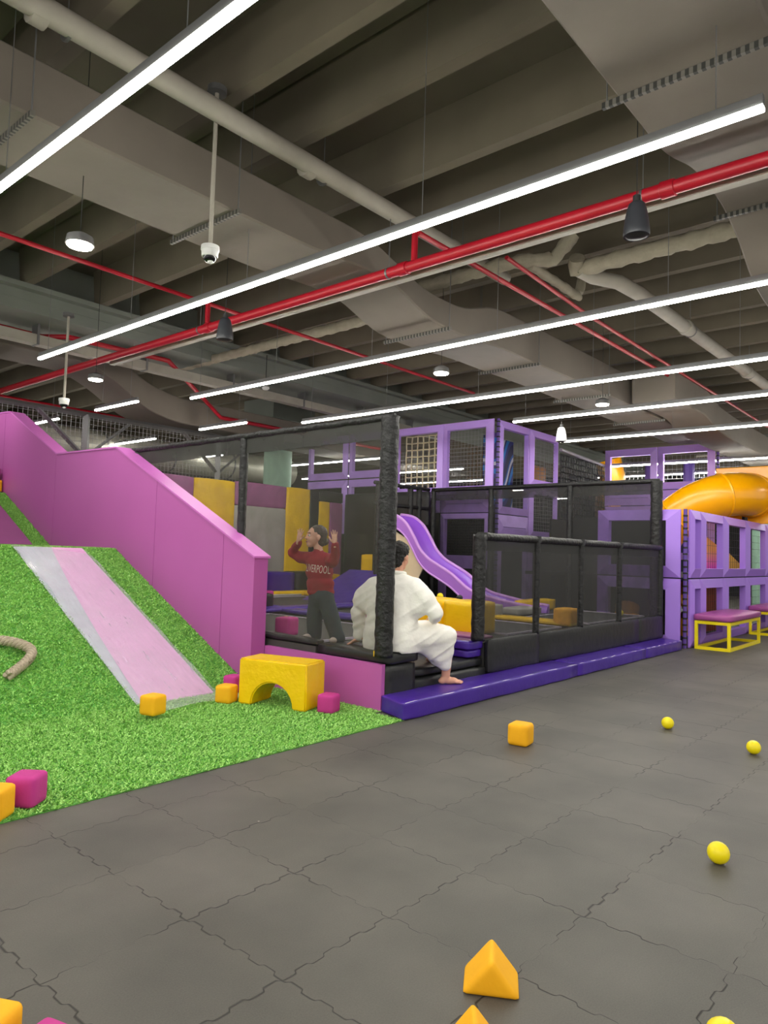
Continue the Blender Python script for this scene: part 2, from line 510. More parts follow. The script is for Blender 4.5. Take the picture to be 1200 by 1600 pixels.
def slot_mat():
    m = bpy.data.materials.new('slotted_steel'); m.use_nodes = True
    nt = m.node_tree; b = nt.nodes['Principled BSDF']; b.inputs['Roughness'].default_value = .5; b.inputs['Metallic'].default_value = .4
    g = nt.nodes.new('ShaderNodeNewGeometry'); sp = nt.nodes.new('ShaderNodeSeparateXYZ'); nt.links.new(g.outputs['Position'], sp.inputs[0])
    a = nt.nodes.new('ShaderNodeMath'); a.operation = 'DIVIDE'; nt.links.new(sp.outputs['Y'], a.inputs[0]); a.inputs[1].default_value = .05
    c = nt.nodes.new('ShaderNodeMath'); c.operation = 'FRACT'; nt.links.new(a.outputs[0], c.inputs[0])
    d = nt.nodes.new('ShaderNodeMath'); d.operation = 'GREATER_THAN'; nt.links.new(c.outputs[0], d.inputs[0]); d.inputs[1].default_value = .5
    mx = nt.nodes.new('ShaderNodeMix'); mx.data_type = 'RGBA'; nt.links.new(d.outputs[0], mx.inputs[0])
    mx.inputs[6].default_value = (.16, .15, .13, 1); mx.inputs[7].default_value = (.04, .04, .035, 1)
    nt.links.new(mx.outputs[2], b.inputs['Base Color'])
    return m
mSlot = slot_mat()
def hanger(t, x, y0, y1, zb):
    m_ = MB().box(x - .015, x + .015, y0 - .1, y1 + .1, zb - .05, zb - .008)
    h = obj('hanger_rail', m_, mSlot, t, smooth=False)
    n = int((y1 - y0 + .2) / .05)
    for yy in (y0 - .07, y1 + .07):
        obj('hanger_rod', MB().tube([(x, yy, zb - .04), (x, yy, 6.0)], .006, 6), mGreyMetal, t)

t, zb_, zt_ = duct([(-3, 4.6, 5.05), (5.0, 4.6, 5.05), (5.7, 4.66, 5.05), (6.15, 4.66, 4.95), (6.45, 4.58, 4.84), (6.75, 4.43, 4.76), (7.15, 4.38, 4.73),
                    (7.8, 4.38, 4.76), (8.2, 4.42, 4.95), (8.6, 4.44, 5.0), (11.2, 4.46, 5.02), (18.5, 4.44, 5.04)], 5.3, 6.22,
                   'wide grey fabric-wrapped duct crossing the hall from upper left to centre')
for x in (2.05, 3.9, 7.25, 9.6, 12.2, 15.0): hanger(t, x, 5.3, 6.22, zb_(x))
t, zb_, zt_ = duct([(-3, 4.6, 5.1), (5.4, 4.62, 5.1), (6.1, 4.82, 5.2), (6.9, 4.84, 5.2), (7.5, 4.7, 5.1), (8.0, 4.45, 4.9), (8.6, 4.36, 4.85), (12, 4.36, 4.85)], .95, 1.9,
                   'wide grey fabric-wrapped duct in the upper right corner')
for x in (4.5, 7.05): hanger(t, x, .95, 1.9, zb_(x))
t, zb_, zt_ = duct([(2, 5.0, 5.35), (6.6, 5.0, 5.35), (7.2, 4.75, 5.25), (7.9, 4.3, 4.85), (8.6, 4.15, 4.7), (14, 4.15, 4.7), (20, 4.15, 4.7)], 13.4, 14.6,
                   'grey wrapped duct dipping behind the short lamps on the left')
t, zb_, zt_ = duct([(13.2, 4.45, 5.0), (15.0, 4.45, 5.0), (16.0, 4.25, 4.8), (17.2, 4.2, 4.75), (26, 4.2, 4.75)], 4.4, 5.2,
                   'far end of a grey duct above the far lilac frames')
t = thing('round_duct', 'fat round silver duct behind the railing netting at left', 'duct', (9, 17.5, 3.9))
m_ = MB().tube([(4 + .5 * i, 17.5, 3.95) for i in range(24)], .42, 24)
obj('casing', m_, mat('silver_wrap', (176, 174, 160), .45, metal=.3, bump=.4, bscale=8), t)
for i in range(5): obj('band', MB().tube([(5 + 2 * i, 17.5, 3.95), (5.05 + 2 * i, 17.5, 3.95)], .428, 24), mGreyMetal, t)

# ---------------------------------------------------------------- pipes
def pipe(name, pts, r, m_, label, cat='pipe', bands=(), n=14):
    t = thing(name, label, cat, pts[0])
    obj('run', MB().tube(pts, r, n), m_, t)
    for (p, d) in bands:
        p = Vector(p); d = Vector(d)
        obj('coupling', MB().tube([p - d * .06, p - d * .055, p + d * .055, p + d * .06], [r * 1.02, r * 1.22, r * 1.22, r * 1.02], n), m_, t)
        obj('strap', MB().tube([p + d * .2, p + d * .225], r * 1.1, n), mGreyMetal, t)
        obj('rod', MB().tube([p + d * .21 + Vector((0, 0, r)), p + d * .21 + Vector((0, 0, .8))], .005, 5), mGreyMetal, t)
    return t
X_ = (1, 0, 0)
pipe('drain_pipe', [(-3, 5.09, 5.25), (8.2, 5.0, 5.25)], .09, mPipeW, 'long pale drain pipe crossing under the ribs at the top left',
     bands=[((2.0, 5.09, 5.25), X_), ((4.6, 5.07, 5.25), X_), ((7.0, 5.03, 5.25), X_)])
pipe('drain_pipe', [(8.36, 4.0, 5.19), (8.6, 3.92, 5.15), (8.9, 3.7, 5.12), (9.4, 3.62, 5.1), (20, 3.4, 5.1)], .095, mPipeW, 'pale pipe running to the right edge behind the cone speaker',
     bands=[((11.2, 3.58, 5.1), X_), ((14.5, 3.52, 5.1), X_)])
def lag(pts, r, label):
    P_ = []
    for a, b in zip(pts[:-1], pts[1:]):
        a = Vector(a); b = Vector(b); n = max(2, int((b - a).length / .06))
        P_ += [a.lerp(b, i / n) for i in range(n)]
    P_.append(Vector(pts[-1]))
    rr = [r * (1 + .10 * math.sin(i * 1.3) + .05 * math.sin(i * 3.1)) for i in range(len(P_))]
    solo('lagged_pipe', MB().tube(P_, rr, 14).jitter(.01, 9), mLag, label, 'pipe')
lag([(7.66, 6.9, 5.18), (7.62, 4.75, 5.18), (7.72, 4.45, 5.2), (7.95, 4.15, 5.22), (8.0, 3.9, 5.5)], .085, 'lumpy wrapped pipe elbow left of the pipe junction above the court')
lag([(7.80, 4.40, 5.16), (9.2, 4.40, 5.16), (9.3, 4.40, 5.6)], .06, 'thin wrapped branch pipe of the junction above the court')
lag([(8.25, 3.98, 5.3), (8.38, 4.05, 5.2), (8.36, 3.6, 5.2), (8.34, 1.4, 5.2)], .10, 'lumpy wrapped pipe running right from the pipe junction towards the duct')
lag([(8.19, 13.0, 5.15), (8.14, 7.4, 5.15)], .085, 'lumpy wrapped pipe left of the centre duct under the ribs')
mRedRun = mRed
pipe('sprinkler_main', [(5.795, -4, 4.55), (5.795, 1.3, 4.55), (5.77, 11, 4.55), (5.8, 22, 4.55)], .059, mRed, 'thick red sprinkler main crossing the whole hall', bands=[((5.795, 2.0, 4.55), (0, 1, 0)), ((5.787, 4.8, 4.55), (0, 1, 0)), ((5.777, 8.3, 4.55), (0, 1, 0))])
t = thing('steel_channel', 'grey steel channel running just behind the red main', 'beam', (6.01, 3, 4.55))
obj('channel', MB().box(5.97, 6.06, -4, 11.4, 4.53, 4.6), mPipeW, t, smooth=False)
pipe('sprinkler_pipe', [(-3, 8.36, 4.9), (12.5, 8.33, 4.9)], .028, mRed, 'thin red sprinkler pipe from the left edge to the centre')
pipe('sprinkler_pipe', [(5.79, 4.62, 4.9), (14, 4.53, 4.9)], .03, mRed, 'thin red sprinkler pipe crossing below the pipe junction')
pipe('sprinkler_pipe', [(7.2, 4.38, 5.05), (9.4, 4.38, 4.97), (20, 4.36, 4.97)], .026, mRed, 'second thin red pipe running beside the junction towards the right')
pipe('sprinkler_drop', [(5.79, 4.66, 4.9), (5.79, 4.66, 4.55)], .035, mRed, 'short red riser joining the red main beside the centre duct')
pipe('sprinkler_drop', [(5.78, 8.35, 4.92), (5.78, 8.35, 4.55)], .035, mRed, 'short red riser joining the red main left of the centre duct')
pipe('sprinkler_pipe', [(2, 12.35, 5.0), (5.2, 12.3, 4.98), (5.5, 12.0, 5.0), (7.4, 11.9, 5.0), (9.6, 13.2, 4.4), (16, 13.2, 4.4)], .045, mRed, 'dark red pipe stepping down in front of the girder duct at left')
pipe('sprinkler_pipe', [(3.2, 16.0, 4.55), (14, 16.0, 4.5)], .05, mRed, 'dark red pipe beyond the short lamps at the left edge')
m_ = MB().box(-3, 16.5, 12.0, 12.2, 4.76, 4.92)
t = thing('cable_tray', 'long pale boxed cable tray under the girder', 'tray', (6, 12.1, 4.76))
obj('channel', m_, mPipeW, t, smooth=False)
for i in range(8):
    obj('strap', MB().box(1 + i * 2, 1.04 + i * 2, 11.99, 12.21, 4.75, 5.1), mGreyMetal, t, smooth=False)
pipe('cable_conduit', [(8.9, 6.6, 4.95), (15.5, 6.62, 4.95)], .02, mPipeW, 'thin conduit beside the centre duct above the far lamp')

# ---------------------------------------------------------------- pendant speakers, cameras, sensors
def speaker(x, y, z, label, m1, h=.27, r=.1):
    t = thing('pendant_speaker', label, 'speaker', (x, y, z))
    obj('shell', MB().lathe([(.02, h), (r * .42, h * .985), (r * .60, h * .93), (r * .74, h * .78), (r * .88, h * .5), (r * .97, h * .22), (r, .02), (r * .96, 0)], (x, y, z), 28), m1, t)
    obj('grille', MB().lathe([(r * .9, .004), (r * .6, -.01), (.005, -.014)], (x, y, z), 28), mBlackMetal, t)
    obj('bracket', MB().lathe([(.03, h + .05), (.03, h - .01)], (x, y, z), 12), mBlackMetal, t)
    obj('cable', MB().tube([(x, y, z + h), (x, y, 6.09)], .004, 5), mBlackMetal, t)
mSpk = mat('speaker_shell', (48, 50, 56), .5)
speaker(5.28, 2.06, 3.98, 'dark cone speaker hanging at the upper right below the red main', mSpk)
speaker(5.1, 7.0, 3.98, 'dark cone speaker hanging at the left below the red main', mSpk)
speaker(12.0, 6.05, 3.62, 'small pale cone speaker beside the lilac tower top', mat('pale_shell', (190, 190, 192), .5))
def dome_cam(x, y, z, ztop, label):
    t = thing('dome_camera', label, 'camera', (x, y, z))
    obj('pole', MB().tube([(x, y, z + .07), (x, y, ztop)], .019, 10), mPipeW, t)
    obj('ceiling_plate', MB().lathe([(.085, 0), (.085, .05)], (x, y, ztop), 16), mGreyMetal, t)
    obj('housing', MB().lathe([(.03, .1), (.078, .09), (.08, .055), (.074, .05), (.07, .0), (.066, -.005)], (x, y, z), 28), mWhitePl, t)
    d = obj('dome', MB().lathe([(.058, 0), (.054, -.025), (.04, -.045), (.015, -.056), (.002, -.058)], (x, y, z), 24), mat('smoked_dome', (16, 16, 18), .08), t)
    obj('eyeball', MB().ball((x + .0, y - .01, z - .035), .032, 2), mWhitePl, d)
dome_cam(3.54, 5.12, 4.0, 5.46, 'white dome camera hanging on a long pole in front of the wide duct')
dome_cam(5.0, 10.9, 3.62, 5.0, 'white dome camera on a pole above the purple ramp wall')
t = thing('smoke_detector', 'small white detector under the girder right of the long lamp end', 'detector', (9.3, 11.3, 4.75))
obj('body', MB().lathe([(.02, .05), (.07, .04), (.075, .01), (.05, -.02)], (9.3, 11.3, 4.75), 20), mWhitePl, t)
obj('stem', MB().tube([(9.3, 11.3, 4.79), (9.3, 11.3, 5.45)], .008, 6), mBlackMetal, t)

# ---------------------------------------------------------------- lattice railing with netting, behind the ramp
t = thing('truss_railing', 'grey steel lattice railing with netting behind the purple ramp wall', 'railing', (7, 13.5, 0))
def bar(p, q, w=.05, m_=mGreyMetal):
    return MB().tube([p, q], w, 4)
obj('top_rail', bar((2, 13.5, 4.0), (10.4, 13.5, 4.0), .06), mGreyMetal, t, smooth=False)
obj('bottom_rail', bar((2, 13.5, 2.9), (10.4, 13.5, 2.9), .05), mGreyMetal, t, smooth=False)
for x in (3.5, 6.65, 9.8):
    obj('upright', bar((x, 13.5, 0), (x, 13.5, 4.0), .08), mGreyMetal, t, smooth=False)
    obj('brace', bar((x - .05, 13.5, 3.2), (x - .95, 13.5, 3.98), .05), mGreyMetal, t, smooth=False)
    obj('brace', bar((x + .05, 13.5, 3.2), (x + .95, 13.5, 3.98), .03), mGreyMetal, t, smooth=False)
def grid_net(x0, x1, z0, z1, mapf, step, w, sag=0.0):
    """real cords: a square net between two corners; mapf(u, z) -> point"""
    V = []; F_ = []
    def seg(a, b):
        a = Vector(a); b = Vector(b); d = (b - a).normalized()
        u = d.cross(Vector((0, 0, 1)))
        if u.length < .1: u = d.cross(Vector((1, 0, 0)))
        u.normalize(); v = d.cross(u)
        i = len(V)
        for p in (a, b):
            for s in range(3):
                an = 2 * math.pi * s / 3
                V.append(p + (u * math.cos(an) + v * math.sin(an)) * w)
        for s in range(3):
            F_.append((i + s, i + (s + 1) % 3, i + 3 + (s + 1) % 3, i + 3 + s))
    nx = max(1, int(round((x1 - x0) / step))); nz = max(1, int(round((z1 - z0) / step)))
    def P_(i, j):
        u = x0 + (x1 - x0) * i / nx; z = z0 + (z1 - z0) * j / nz
        if sag:
            fr = j / nz
            z -= sag * math.sin(math.pi * min(1, i / nx)) * fr * .5
            u += sag * .35 * math.sin(i * 1.7 + j * 2.3)
            z += sag * .3 * math.sin(i * 2.9 + j * 1.1)
        return mapf(u, z)
    for i in range(nx + 1):
        for j in range(nz):
            seg(P_(i, j), P_(i, j + 1))
    for j in range(nz + 1):
        for i in range(nx):
            seg(P_(i, j), P_(i + 1, j))
    return V, F_
obj('netting', grid_net(2.2, 10.3, 2.9, 4.0, lambda u, z: (u, 13.48, z), .09, .004), mBlackNet, t, smooth=False)

# ---------------------------------------------------------------- artificial turf and ramp
SL = .48
RY, RZ = 6.04, 0.0             # foot of the ramp
LY = 9.0; LZ = (LY - RY) * SL   # landing edge
UY = 10.93                      # foot of the upper slope
UTY = 12.75; UTZ = LZ + (UTY - UY) * SL
def turf_mat():
    m = bpy.data.materials.new('turf_green'); m.use_nodes = True
    nt = m.node_tree; b = nt.nodes['Principled BSDF']
    geo = nt.nodes.new('ShaderNodeNewGeometry')
    n = nt.nodes.new('ShaderNodeTexNoise'); n.inputs['Scale'].default_value = 130; n.inputs['Detail'].default_value = 1
    nt.links.new(geo.outputs['Position'], n.inputs['Vector'])
    r = nt.nodes.new('ShaderNodeValToRGB'); nt.links.new(n.outputs['Fac'], r.inputs['Fac'])
    r.color_ramp.elements[0].position = .33; r.color_ramp.elements[0].color = lin((106, 170, 62)) + (1,)
    r.color_ramp.elements[1].position = .62; r.color_ramp.elements[1].color = lin((192, 240, 136)) + (1,)
    nt.links.new(r.outputs[0], b.inputs['Base Color'])
    b.inputs['Roughness'].default_value = .55
    return m
mTurf = turf_mat()
mTurfB = mat('turf_backing', (88, 152, 62), .9, var=.2, vscale=40)
def blades(regions, name, h=.017, seed=1):
    rng = np.random.default_rng(seed)
    V = []; 
    for (P0, U, W, n, reject) in regions:
        P0 = np.array(P0, float); U = np.array(U, float); W = np.array(W, float)
        a = rng.random((n, 2)); p = P0 + a[:, :1] * U + a[:, 1:] * W
        if reject is not None:
            p = p[~reject(p)]
        k = len(p)
        ang = rng.random(k) * 2 * np.pi; w = .006 + .004 * rng.random(k)
        dx = np.stack([np.cos(ang) * w, np.sin(ang) * w, np.zeros(k)], 1)
        hh = h * (.5 + .8 * rng.random(k))
        lean = (rng.random((k, 2)) - .5) * .05 + np.array([.0, -.008])
        tip = p + np.stack([lean[:, 0], lean[:, 1], hh], 1)
        V.append(np.stack([p - dx, p + dx, tip], 1).reshape(-1, 3))
    V = np.concatenate(V)
    me = bpy.data.meshes.new(name)
    nv = len(V); nf = nv // 3
    me.vertices.add(nv); me.vertices.foreach_set('co', V.astype(np.float32).ravel())
    me.loops.add(nv); me.loops.foreach_set('vertex_index', np.arange(nv, dtype=np.int32))
    me.polygons.add(nf); me.polygons.foreach_set('loop_start', np.arange(0, nv, 3, dtype=np.int32))
    me.update(calc_edges=True); me.validate()
    me.materials.append(mTurf)
    o = bpy.data.objects.new(name, me); COL.objects.link(o)
    return o
# base bodies
struct('trim_1', MB().box(-.5, 5.0, 4.0, 6.3, .0005, .006), mTurfB, smooth=False)
ramp = thing('turf_ramp', 'turf covered ramp with a pink sliding lane, rising behind the flat turf', 'ramp', (3, 6.04, 0))
m_ = MB().prism([(.8, RY, .002), (.8, LY, LZ), (.8, UY, LZ), (.8, UTY, UTZ), (.8, 15, UTZ), (.8, 15, 0.001)], (4.125, 0, 0))
obj('body', m_, mTurfB, ramp, smooth=False)
sn = np.array([0, -SL, 1]) / math.hypot(1, SL)
def onr(x, y, d=0.0):
    return (x, y - d * SL / math.hypot(1, SL), (y - RY) * SL + d / math.hypot(1, SL))
def edgeL(y):       # left edge of the pink lane
    return 3.66 + .40 * (y - RY) / (LY - RY) * ((y - RY) / (LY - RY) * .45 + .55)
# lane board; silvery film glare painted as a pale grey underlay
obj('film_glare_sheet', MB().poly([onr(3.60, RY, .008), onr(4.46, RY, .008), onr(4.46, LY - .01, .008), onr(3.60, LY - .01, .008)]), mat('film_glare_grey', (186, 192, 202), .35, var=.1, vscale=6), ramp, smooth=False)
lane = MB()
ys = [RY - .02 + (LY - RY) * i / 20 for i in range(21)]
lane.loft([[onr(edgeL(y), y, .014), onr(4.45, y, .014)] for y in ys], cap=False, closed=False)
obj('pink_lane', lane, mat('pink_lane', (224, 170, 212), .3, var=.06, vscale=5, coat=.3), ramp)
# upper lane (dark mauve) left of the green strip
def onu(x, y, d=0.0):
    return (x, y - d * SL, LZ + (y - UY) * SL + d)
obj('upper_lane', MB().poly([onu(3.4, UY - .0, .02), onu(4.66, UY, .02), onu(4.66, UTY, .02), onu(3.4, UTY, .02)]), mat('dull_mauve_lane', (148, 74, 130), .4, var=.04), ramp, smooth=False)
film_rej = lambda p: (p[:, 0] > 3.62) & (p[:, 0] < 4.46)
g = blades([((1.2, 4.0, .004), (3.8, 0, 0), (0, 2.06, 0), 62000, None),
            ((4.9, 4.36, .004), (.21, 0, 0), (0, 1.75, 0), 4000, None),
            ((2.1, RY, 0.0), (2.83, 0, 0), (0, LY - RY, LZ), 66000, film_rej),
            ((2.6, LY, LZ), (2.33, 0, 0), (0, UY - LY, 0), 14000, None),
            ((4.66, UY, LZ), (.27, 0, 0), (0, UTY - UY, UTZ - LZ), 5000, None)], 'turf_pile')
g['label'] = 'bright green artificial turf pile covering the ramp and the flat strip'; g['category'] = 'turf'; g['kind'] = 'stuff'
# clear film, curled along its left side
def film_mat():
    m = bpy.data.materials.new('clear_film'); m.use_nodes = True
    nt = m.node_tree; b = nt.nodes['Principled BSDF']
    b.inputs['Base Color'].default_value = (.8, .82, .88, 1); b.inputs['Roughness'].default_value = .16
    b.inputs['Specular IOR Level'].default_value = 1.0
    tc = nt.nodes.new('ShaderNodeTexCoord'); mp = nt.nodes.new('ShaderNodeMapping'); mp.inputs['Scale'].default_value = (5, .7, 1)
    nt.links.new(tc.outputs['Object'], mp.inputs['Vector'])
    n = nt.nodes.new('ShaderNodeTexNoise'); n.inputs['Scale'].default_value = 4; n.inputs['Detail'].default_value = 4
    nt.links.new(mp.outputs[0], n.inputs['Vector'])
    bp = nt.nodes.new('ShaderNodeBump'); bp.inputs['Strength'].default_value = .2; bp.inputs['Distance'].default_value = .02
    nt.links.new(n.outputs['Fac'], bp.inputs['Height']); nt.links.new(bp.outputs[0], b.inputs['Normal'])
    tr = nt.nodes.new('ShaderNodeBsdfTransparent'); mx = nt.nodes.new('ShaderNodeMixShader')
    mr = nt.nodes.new('ShaderNodeMapRange'); nt.links.new(n.outputs['Fac'], mr.inputs['Value'])
    mr.inputs['From Min'].default_value = .35; mr.inputs['From Max'].default_value = .7
    mr.inputs['To Min'].default_value = .24; mr.inputs['To Max'].default_value = .34
    nt.links.new(mr.outputs[0], mx.inputs['Fac']); nt.links.new(tr.outputs[0], mx.inputs[1]); nt.links.new(b.outputs[0], mx.inputs[2])
    nt.links.new(mx.outputs[0], nt.nodes['Material Output'].inputs[0])
    return m
rings = []
for i in range(61):
    f = i / 60; y = 5.62 + (LY - 5.62 - .005) * f
    row = []
    for j in range(25):
        u = j / 24
        x = 3.555 + .93 * u + .015 * math.sin(y * 5) * (1 - u) * min(1, f * 3)
        if y < RY: x = x + (RY - y) * .55 * u + .02
        lift = .025 + .075 * (1 - u) ** 3 * (.25 + .75 * f) * (1 + .35 * math.sin(y * 6.5)) + .006 * math.sin(7 * x + 9 * y)
        lift *= min(1, (1 - f) * 8 + .25)
        if y >= RY: row.append(onr(x, y, lift))
        else: row.append((x, y, .03 + .012 * math.sin(9 * x + 14 * y) + .01 * (1 - u)))
    rings.append(row)
film = MB(); film.loft(rings, cap=False, closed=False)
solo('slide_film', film, film_mat(), 'clear glossy plastic film over the pink sliding lane of the ramp', 'film', ang=None)

# ramp side wall: board panels with a cap
rw = thing('ramp_wall', 'tall magenta board wall along the right side of the turf ramp', 'wall', (5.03, 6.06, 0))
prof = [(6.06, 1.41), (9.1, 2.82), (10.88, 2.85), (12.69, 3.69), (15.5, 3.85)]
def pz(y): return float(np.interp(y, [p[0] for p in prof], [p[1] for p in prof]))
br = [6.06, 6.62, 8.05, 10.9, 12.9, 15.5]
for a, b in zip(br[:-1], br[1:]):
    a2, b2 = a + .004, b - .004
    top = [(a2, pz(a2))] + [p for p in prof if a2 < p[0] < b2] + [(b2, pz(b2))]
    pts = [(4.93, a2, .0)] + [(4.93, y, z - .02) for y, z in top] + [(4.93, b2, .0)]
    obj('panel', MB().prism(pts, (.19, 0, 0)), mMag, rw, smooth=False)
obj('core', MB().prism([(4.94, 6.09, .0), (4.94, 6.09, 1.36)] + [(4.94, y, z - .04) for y, z in prof[1:]] + [(4.94, 15.5, 0)], (.17, 0, 0)), mat('magenta_core', (96, 40, 84), .6), rw, smooth=False)
rings = []
for i, (y, z) in enumerate([(6.05, 1.405)] + prof[1:]):
    rings.append([(4.915, y, z - .022), (5.145, y, z - .022), (5.145, y, z), (4.915, y, z)])
obj('cap', MB().loft(rings), mMagEdge, rw, smooth=False)
solo('low_board_wall', MB().box(5.115, 5.165, 4.37, 6.055, 0.001, .435), mMag, 'low magenta board wall between the ramp wall and the purple step strip', 'wall', smooth=False)

# ---------------------------------------------------------------- coarse rope on the ramp
def rope(ctrl, r, label):
    pts = []
    for i in range(len(ctrl) - 1):
        p0 = Vector(ctrl[max(i - 1, 0)]); p1 = Vector(ctrl[i]); p2 = Vector(ctrl[i + 1]); p3 = Vector(ctrl[min(i + 2, len(ctrl) - 1)])
        for k_ in range(24):
            t_ = k_ / 24
            pts.append(.5 * ((2 * p1) + (-p0 + p2) * t_ + (2 * p0 - 5 * p1 + 4 * p2 - p3) * t_ ** 2 + (-p0 + 3 * p1 - 3 * p2 + p3) * t_ ** 3))
    pts.append(Vector(ctrl[-1]))
    m_ = MB(); ph = 0; S_ = [[], [], []]
    for i, p in enumerate(pts):
        d = (pts[min(i + 1, len(pts) - 1)] - pts[max(i - 1, 0)]).normalized()
        a = d.cross(Vector((0, 0, 1))).normalized(); b = a.cross(d)
        if i: ph += (p - pts[i - 1]).length * 2 * math.pi / .115
        for s in range(3):
            an = ph + s * 2 * math.pi / 3
            S_[s].append(p + (a * math.cos(an) + b * math.sin(an)) * r * .6)
    for s in range(3): m_.tube(S_[s], r * .5, 8)
    return m_
R_ = lambda x, y, d=.045: onr(x, y, d)
solo('climbing_rope', rope([R_(2.2, 6.95), R_(2.5, 7.12, .05), R_(2.76, 7.08, .07), R_(2.92, 6.97, .08), R_(2.965, 6.87, .07), R_(2.87, 6.75, .06), R_(2.66, 6.60, .045)], .044, ''), mRope,
     'thick twisted grey rope curling over the turf at the left edge', 'rope')

# ---------------------------------------------------------------- foam shapes and balls
def foam_cube(x, y, rz, m_, label, z=0.0, s=.165, sq=(1, 1, 1), group=None):
    mb = soft(x - s / 2 * sq[0], x + s / 2 * sq[0], y - s / 2 * sq[1], y + s / 2 * sq[1], z, z + s * sq[2], bev=.022, rz=rz, cuts=8, puff=.004)
    o = solo('foam_cube', mb, m_, label, 'foam block', group, ang=None)
    return o
GC = 'foam cubes scattered about'
foam_cube(3.43, 5.50, .25, mFoamY, 'yellow foam cube lying at the foot of the film slide', z=.045, group=GC)
foam_cube(4.28, 5.60, .35, mFoamY, 'yellow foam cube touching the left side of the yellow arch block', z=.012, group=GC)
foam_cube(4.62, 5.93, .2, mFoamM, 'magenta foam cube tucked behind the left side of the yellow arch block', z=.02, group=GC)
foam_cube(4.73, 4.67, .3, mFoamM, 'magenta foam cube beside the right end of the yellow arch block', z=.008, group=GC)
foam_cube(5.10, 2.88, .15, mFoamY, 'lone yellow foam cube out on the grey tile floor', z=.001, group=GC)
foam_cube(1.62, 4.11, .68, mFoamY, 'yellow foam cube at the left edge in front of a magenta one', z=.001, s=.17, group=GC)
foam_cube(1.83, 4.19, .68, mFoamM, 'magenta foam cube on the turf edge behind a yellow one at the left', z=.008, s=.17, group=GC)
foam_cube(.865, 2.19, .5, mFoamY, 'yellow foam cube cut off by the bottom left corner', z=.001, s=.165, group=GC)
foam_cube(.955, 1.985, .3, mFoamM, 'magenta foam cube barely showing at the bottom left edge', z=.001, s=.15, group=GC)
foam_cube(4.80, 12.9, .1, mFoamY, 'orange yellow foam cube at the top of the turf ramp', z=UTZ + .02, s=.2, group=GC)
foam_cube(4.78, 12.95, .1, mFoamM, 'magenta foam cube stacked on a yellow one at the top of the ramp', z=UTZ + .23, s=.2, group=GC)

def foam_prism(x, y, rz, label, b=.205, h=.108, l=.17):
    t = bmesh.new()
    pts = [(-b / 2, 0), (b / 2, 0), (0, h * 1.12)]
    a = [t.verts.new((p[0], -l / 2, p[1])) for p in pts]; c = [t.verts.new((p[0], l / 2, p[1])) for p in pts]
    t.faces.new(a); t.faces.new(c[::-1])
    for i in range(3): t.faces.new((a[(i + 1) % 3], a[i], c[i], c[(i + 1) % 3]))
    bmesh.ops.bevel(t, geom=list(t.edges), offset=.022, segments=4, affect='EDGES', profile=.6)
    t.transform(Matrix.Translation((x, y, .001)) @ Matrix.Rotation(rz, 4, 'Z'))
    mb = MB(); mb.absorb(t)
    solo('foam_prism', mb, mFoamY, label, 'foam block', 'foam prisms on the floor', ang=50)
foam_prism(2.225, 1.355, -1.02, 'yellow foam prism standing whole on the tiles near the bottom')
foam_prism(1.87, 1.19, -.9, 'yellow foam prism cut off by the bottom edge', b=.2)

def ball(x, y, z, label, m_=mBall, r=.053, group='play balls on the tile floor'):
    solo('play_ball', MB().ball((x, y, z + r), r, 3), m_, label, 'ball', group, ang=None)
ball(6.53, 2.22, 0, 'yellow ball on the tiles, farthest from the camera')
ball(6.21, 1.45, 0, 'yellow ball near the right edge, level with the lone cube')
ball(3.86, 1.06, 0, 'largest looking yellow ball, middle right of the floor')
ball(2.41, .645, 0, 'yellow ball only just rising over the bottom edge')

# yellow arch block
ar = bmesh.new()
L_, Wd, Hh, rr_ = .74, .36, .43, .225
prof_ = [(-L_ / 2, 0), (-rr_ - .02, 0)]
for i in range(13):
    a_ = math.pi - math.pi * i / 12
    prof_.append((rr_ * math.cos(a_) * (1 if i not in (0, 12) else 1), rr_ * math.sin(a_) * 1.0))
prof_ += [(rr_ + .02, 0), (L_ / 2, 0), (L_ / 2, Hh), (-L_ / 2, Hh)]
fr_ = [ar.verts.new((p[0], -Wd / 2, p[1])) for p in prof_]; bk_ = [ar.verts.new((p[0], Wd / 2, p[1])) for p in prof_]
ar.faces.new(fr_); ar.faces.new(bk_[::-1])
n_ = len(prof_)
for i in range(n_): ar.faces.new((fr_[(i + 1) % n_], fr_[i], bk_[i], bk_[(i + 1) % n_]))
bmesh.ops.recalc_face_normals(ar, faces=ar.faces)
sharp = [e for e in ar.edges if len(e.link_faces) == 2 and e.calc_face_angle() > .8]
bmesh.ops.bevel(ar, geom=sharp, offset=.014, segments=3, affect='EDGES')
ang_ = math.atan2(-.66, .20)
ar.transform(Matrix.Translation((4.61, 5.19, .012)) @ Matrix.Rotation(ang_, 4, 'Z'))
mb = MB(); mb.absorb(ar)
t = thing('arch_block', 'yellow vinyl arch block with a half round tunnel, standing on the turf', 'foam block', (4.61, 5.19, 0))
obj('cushion', mb, mVinylY, t, ang=40)

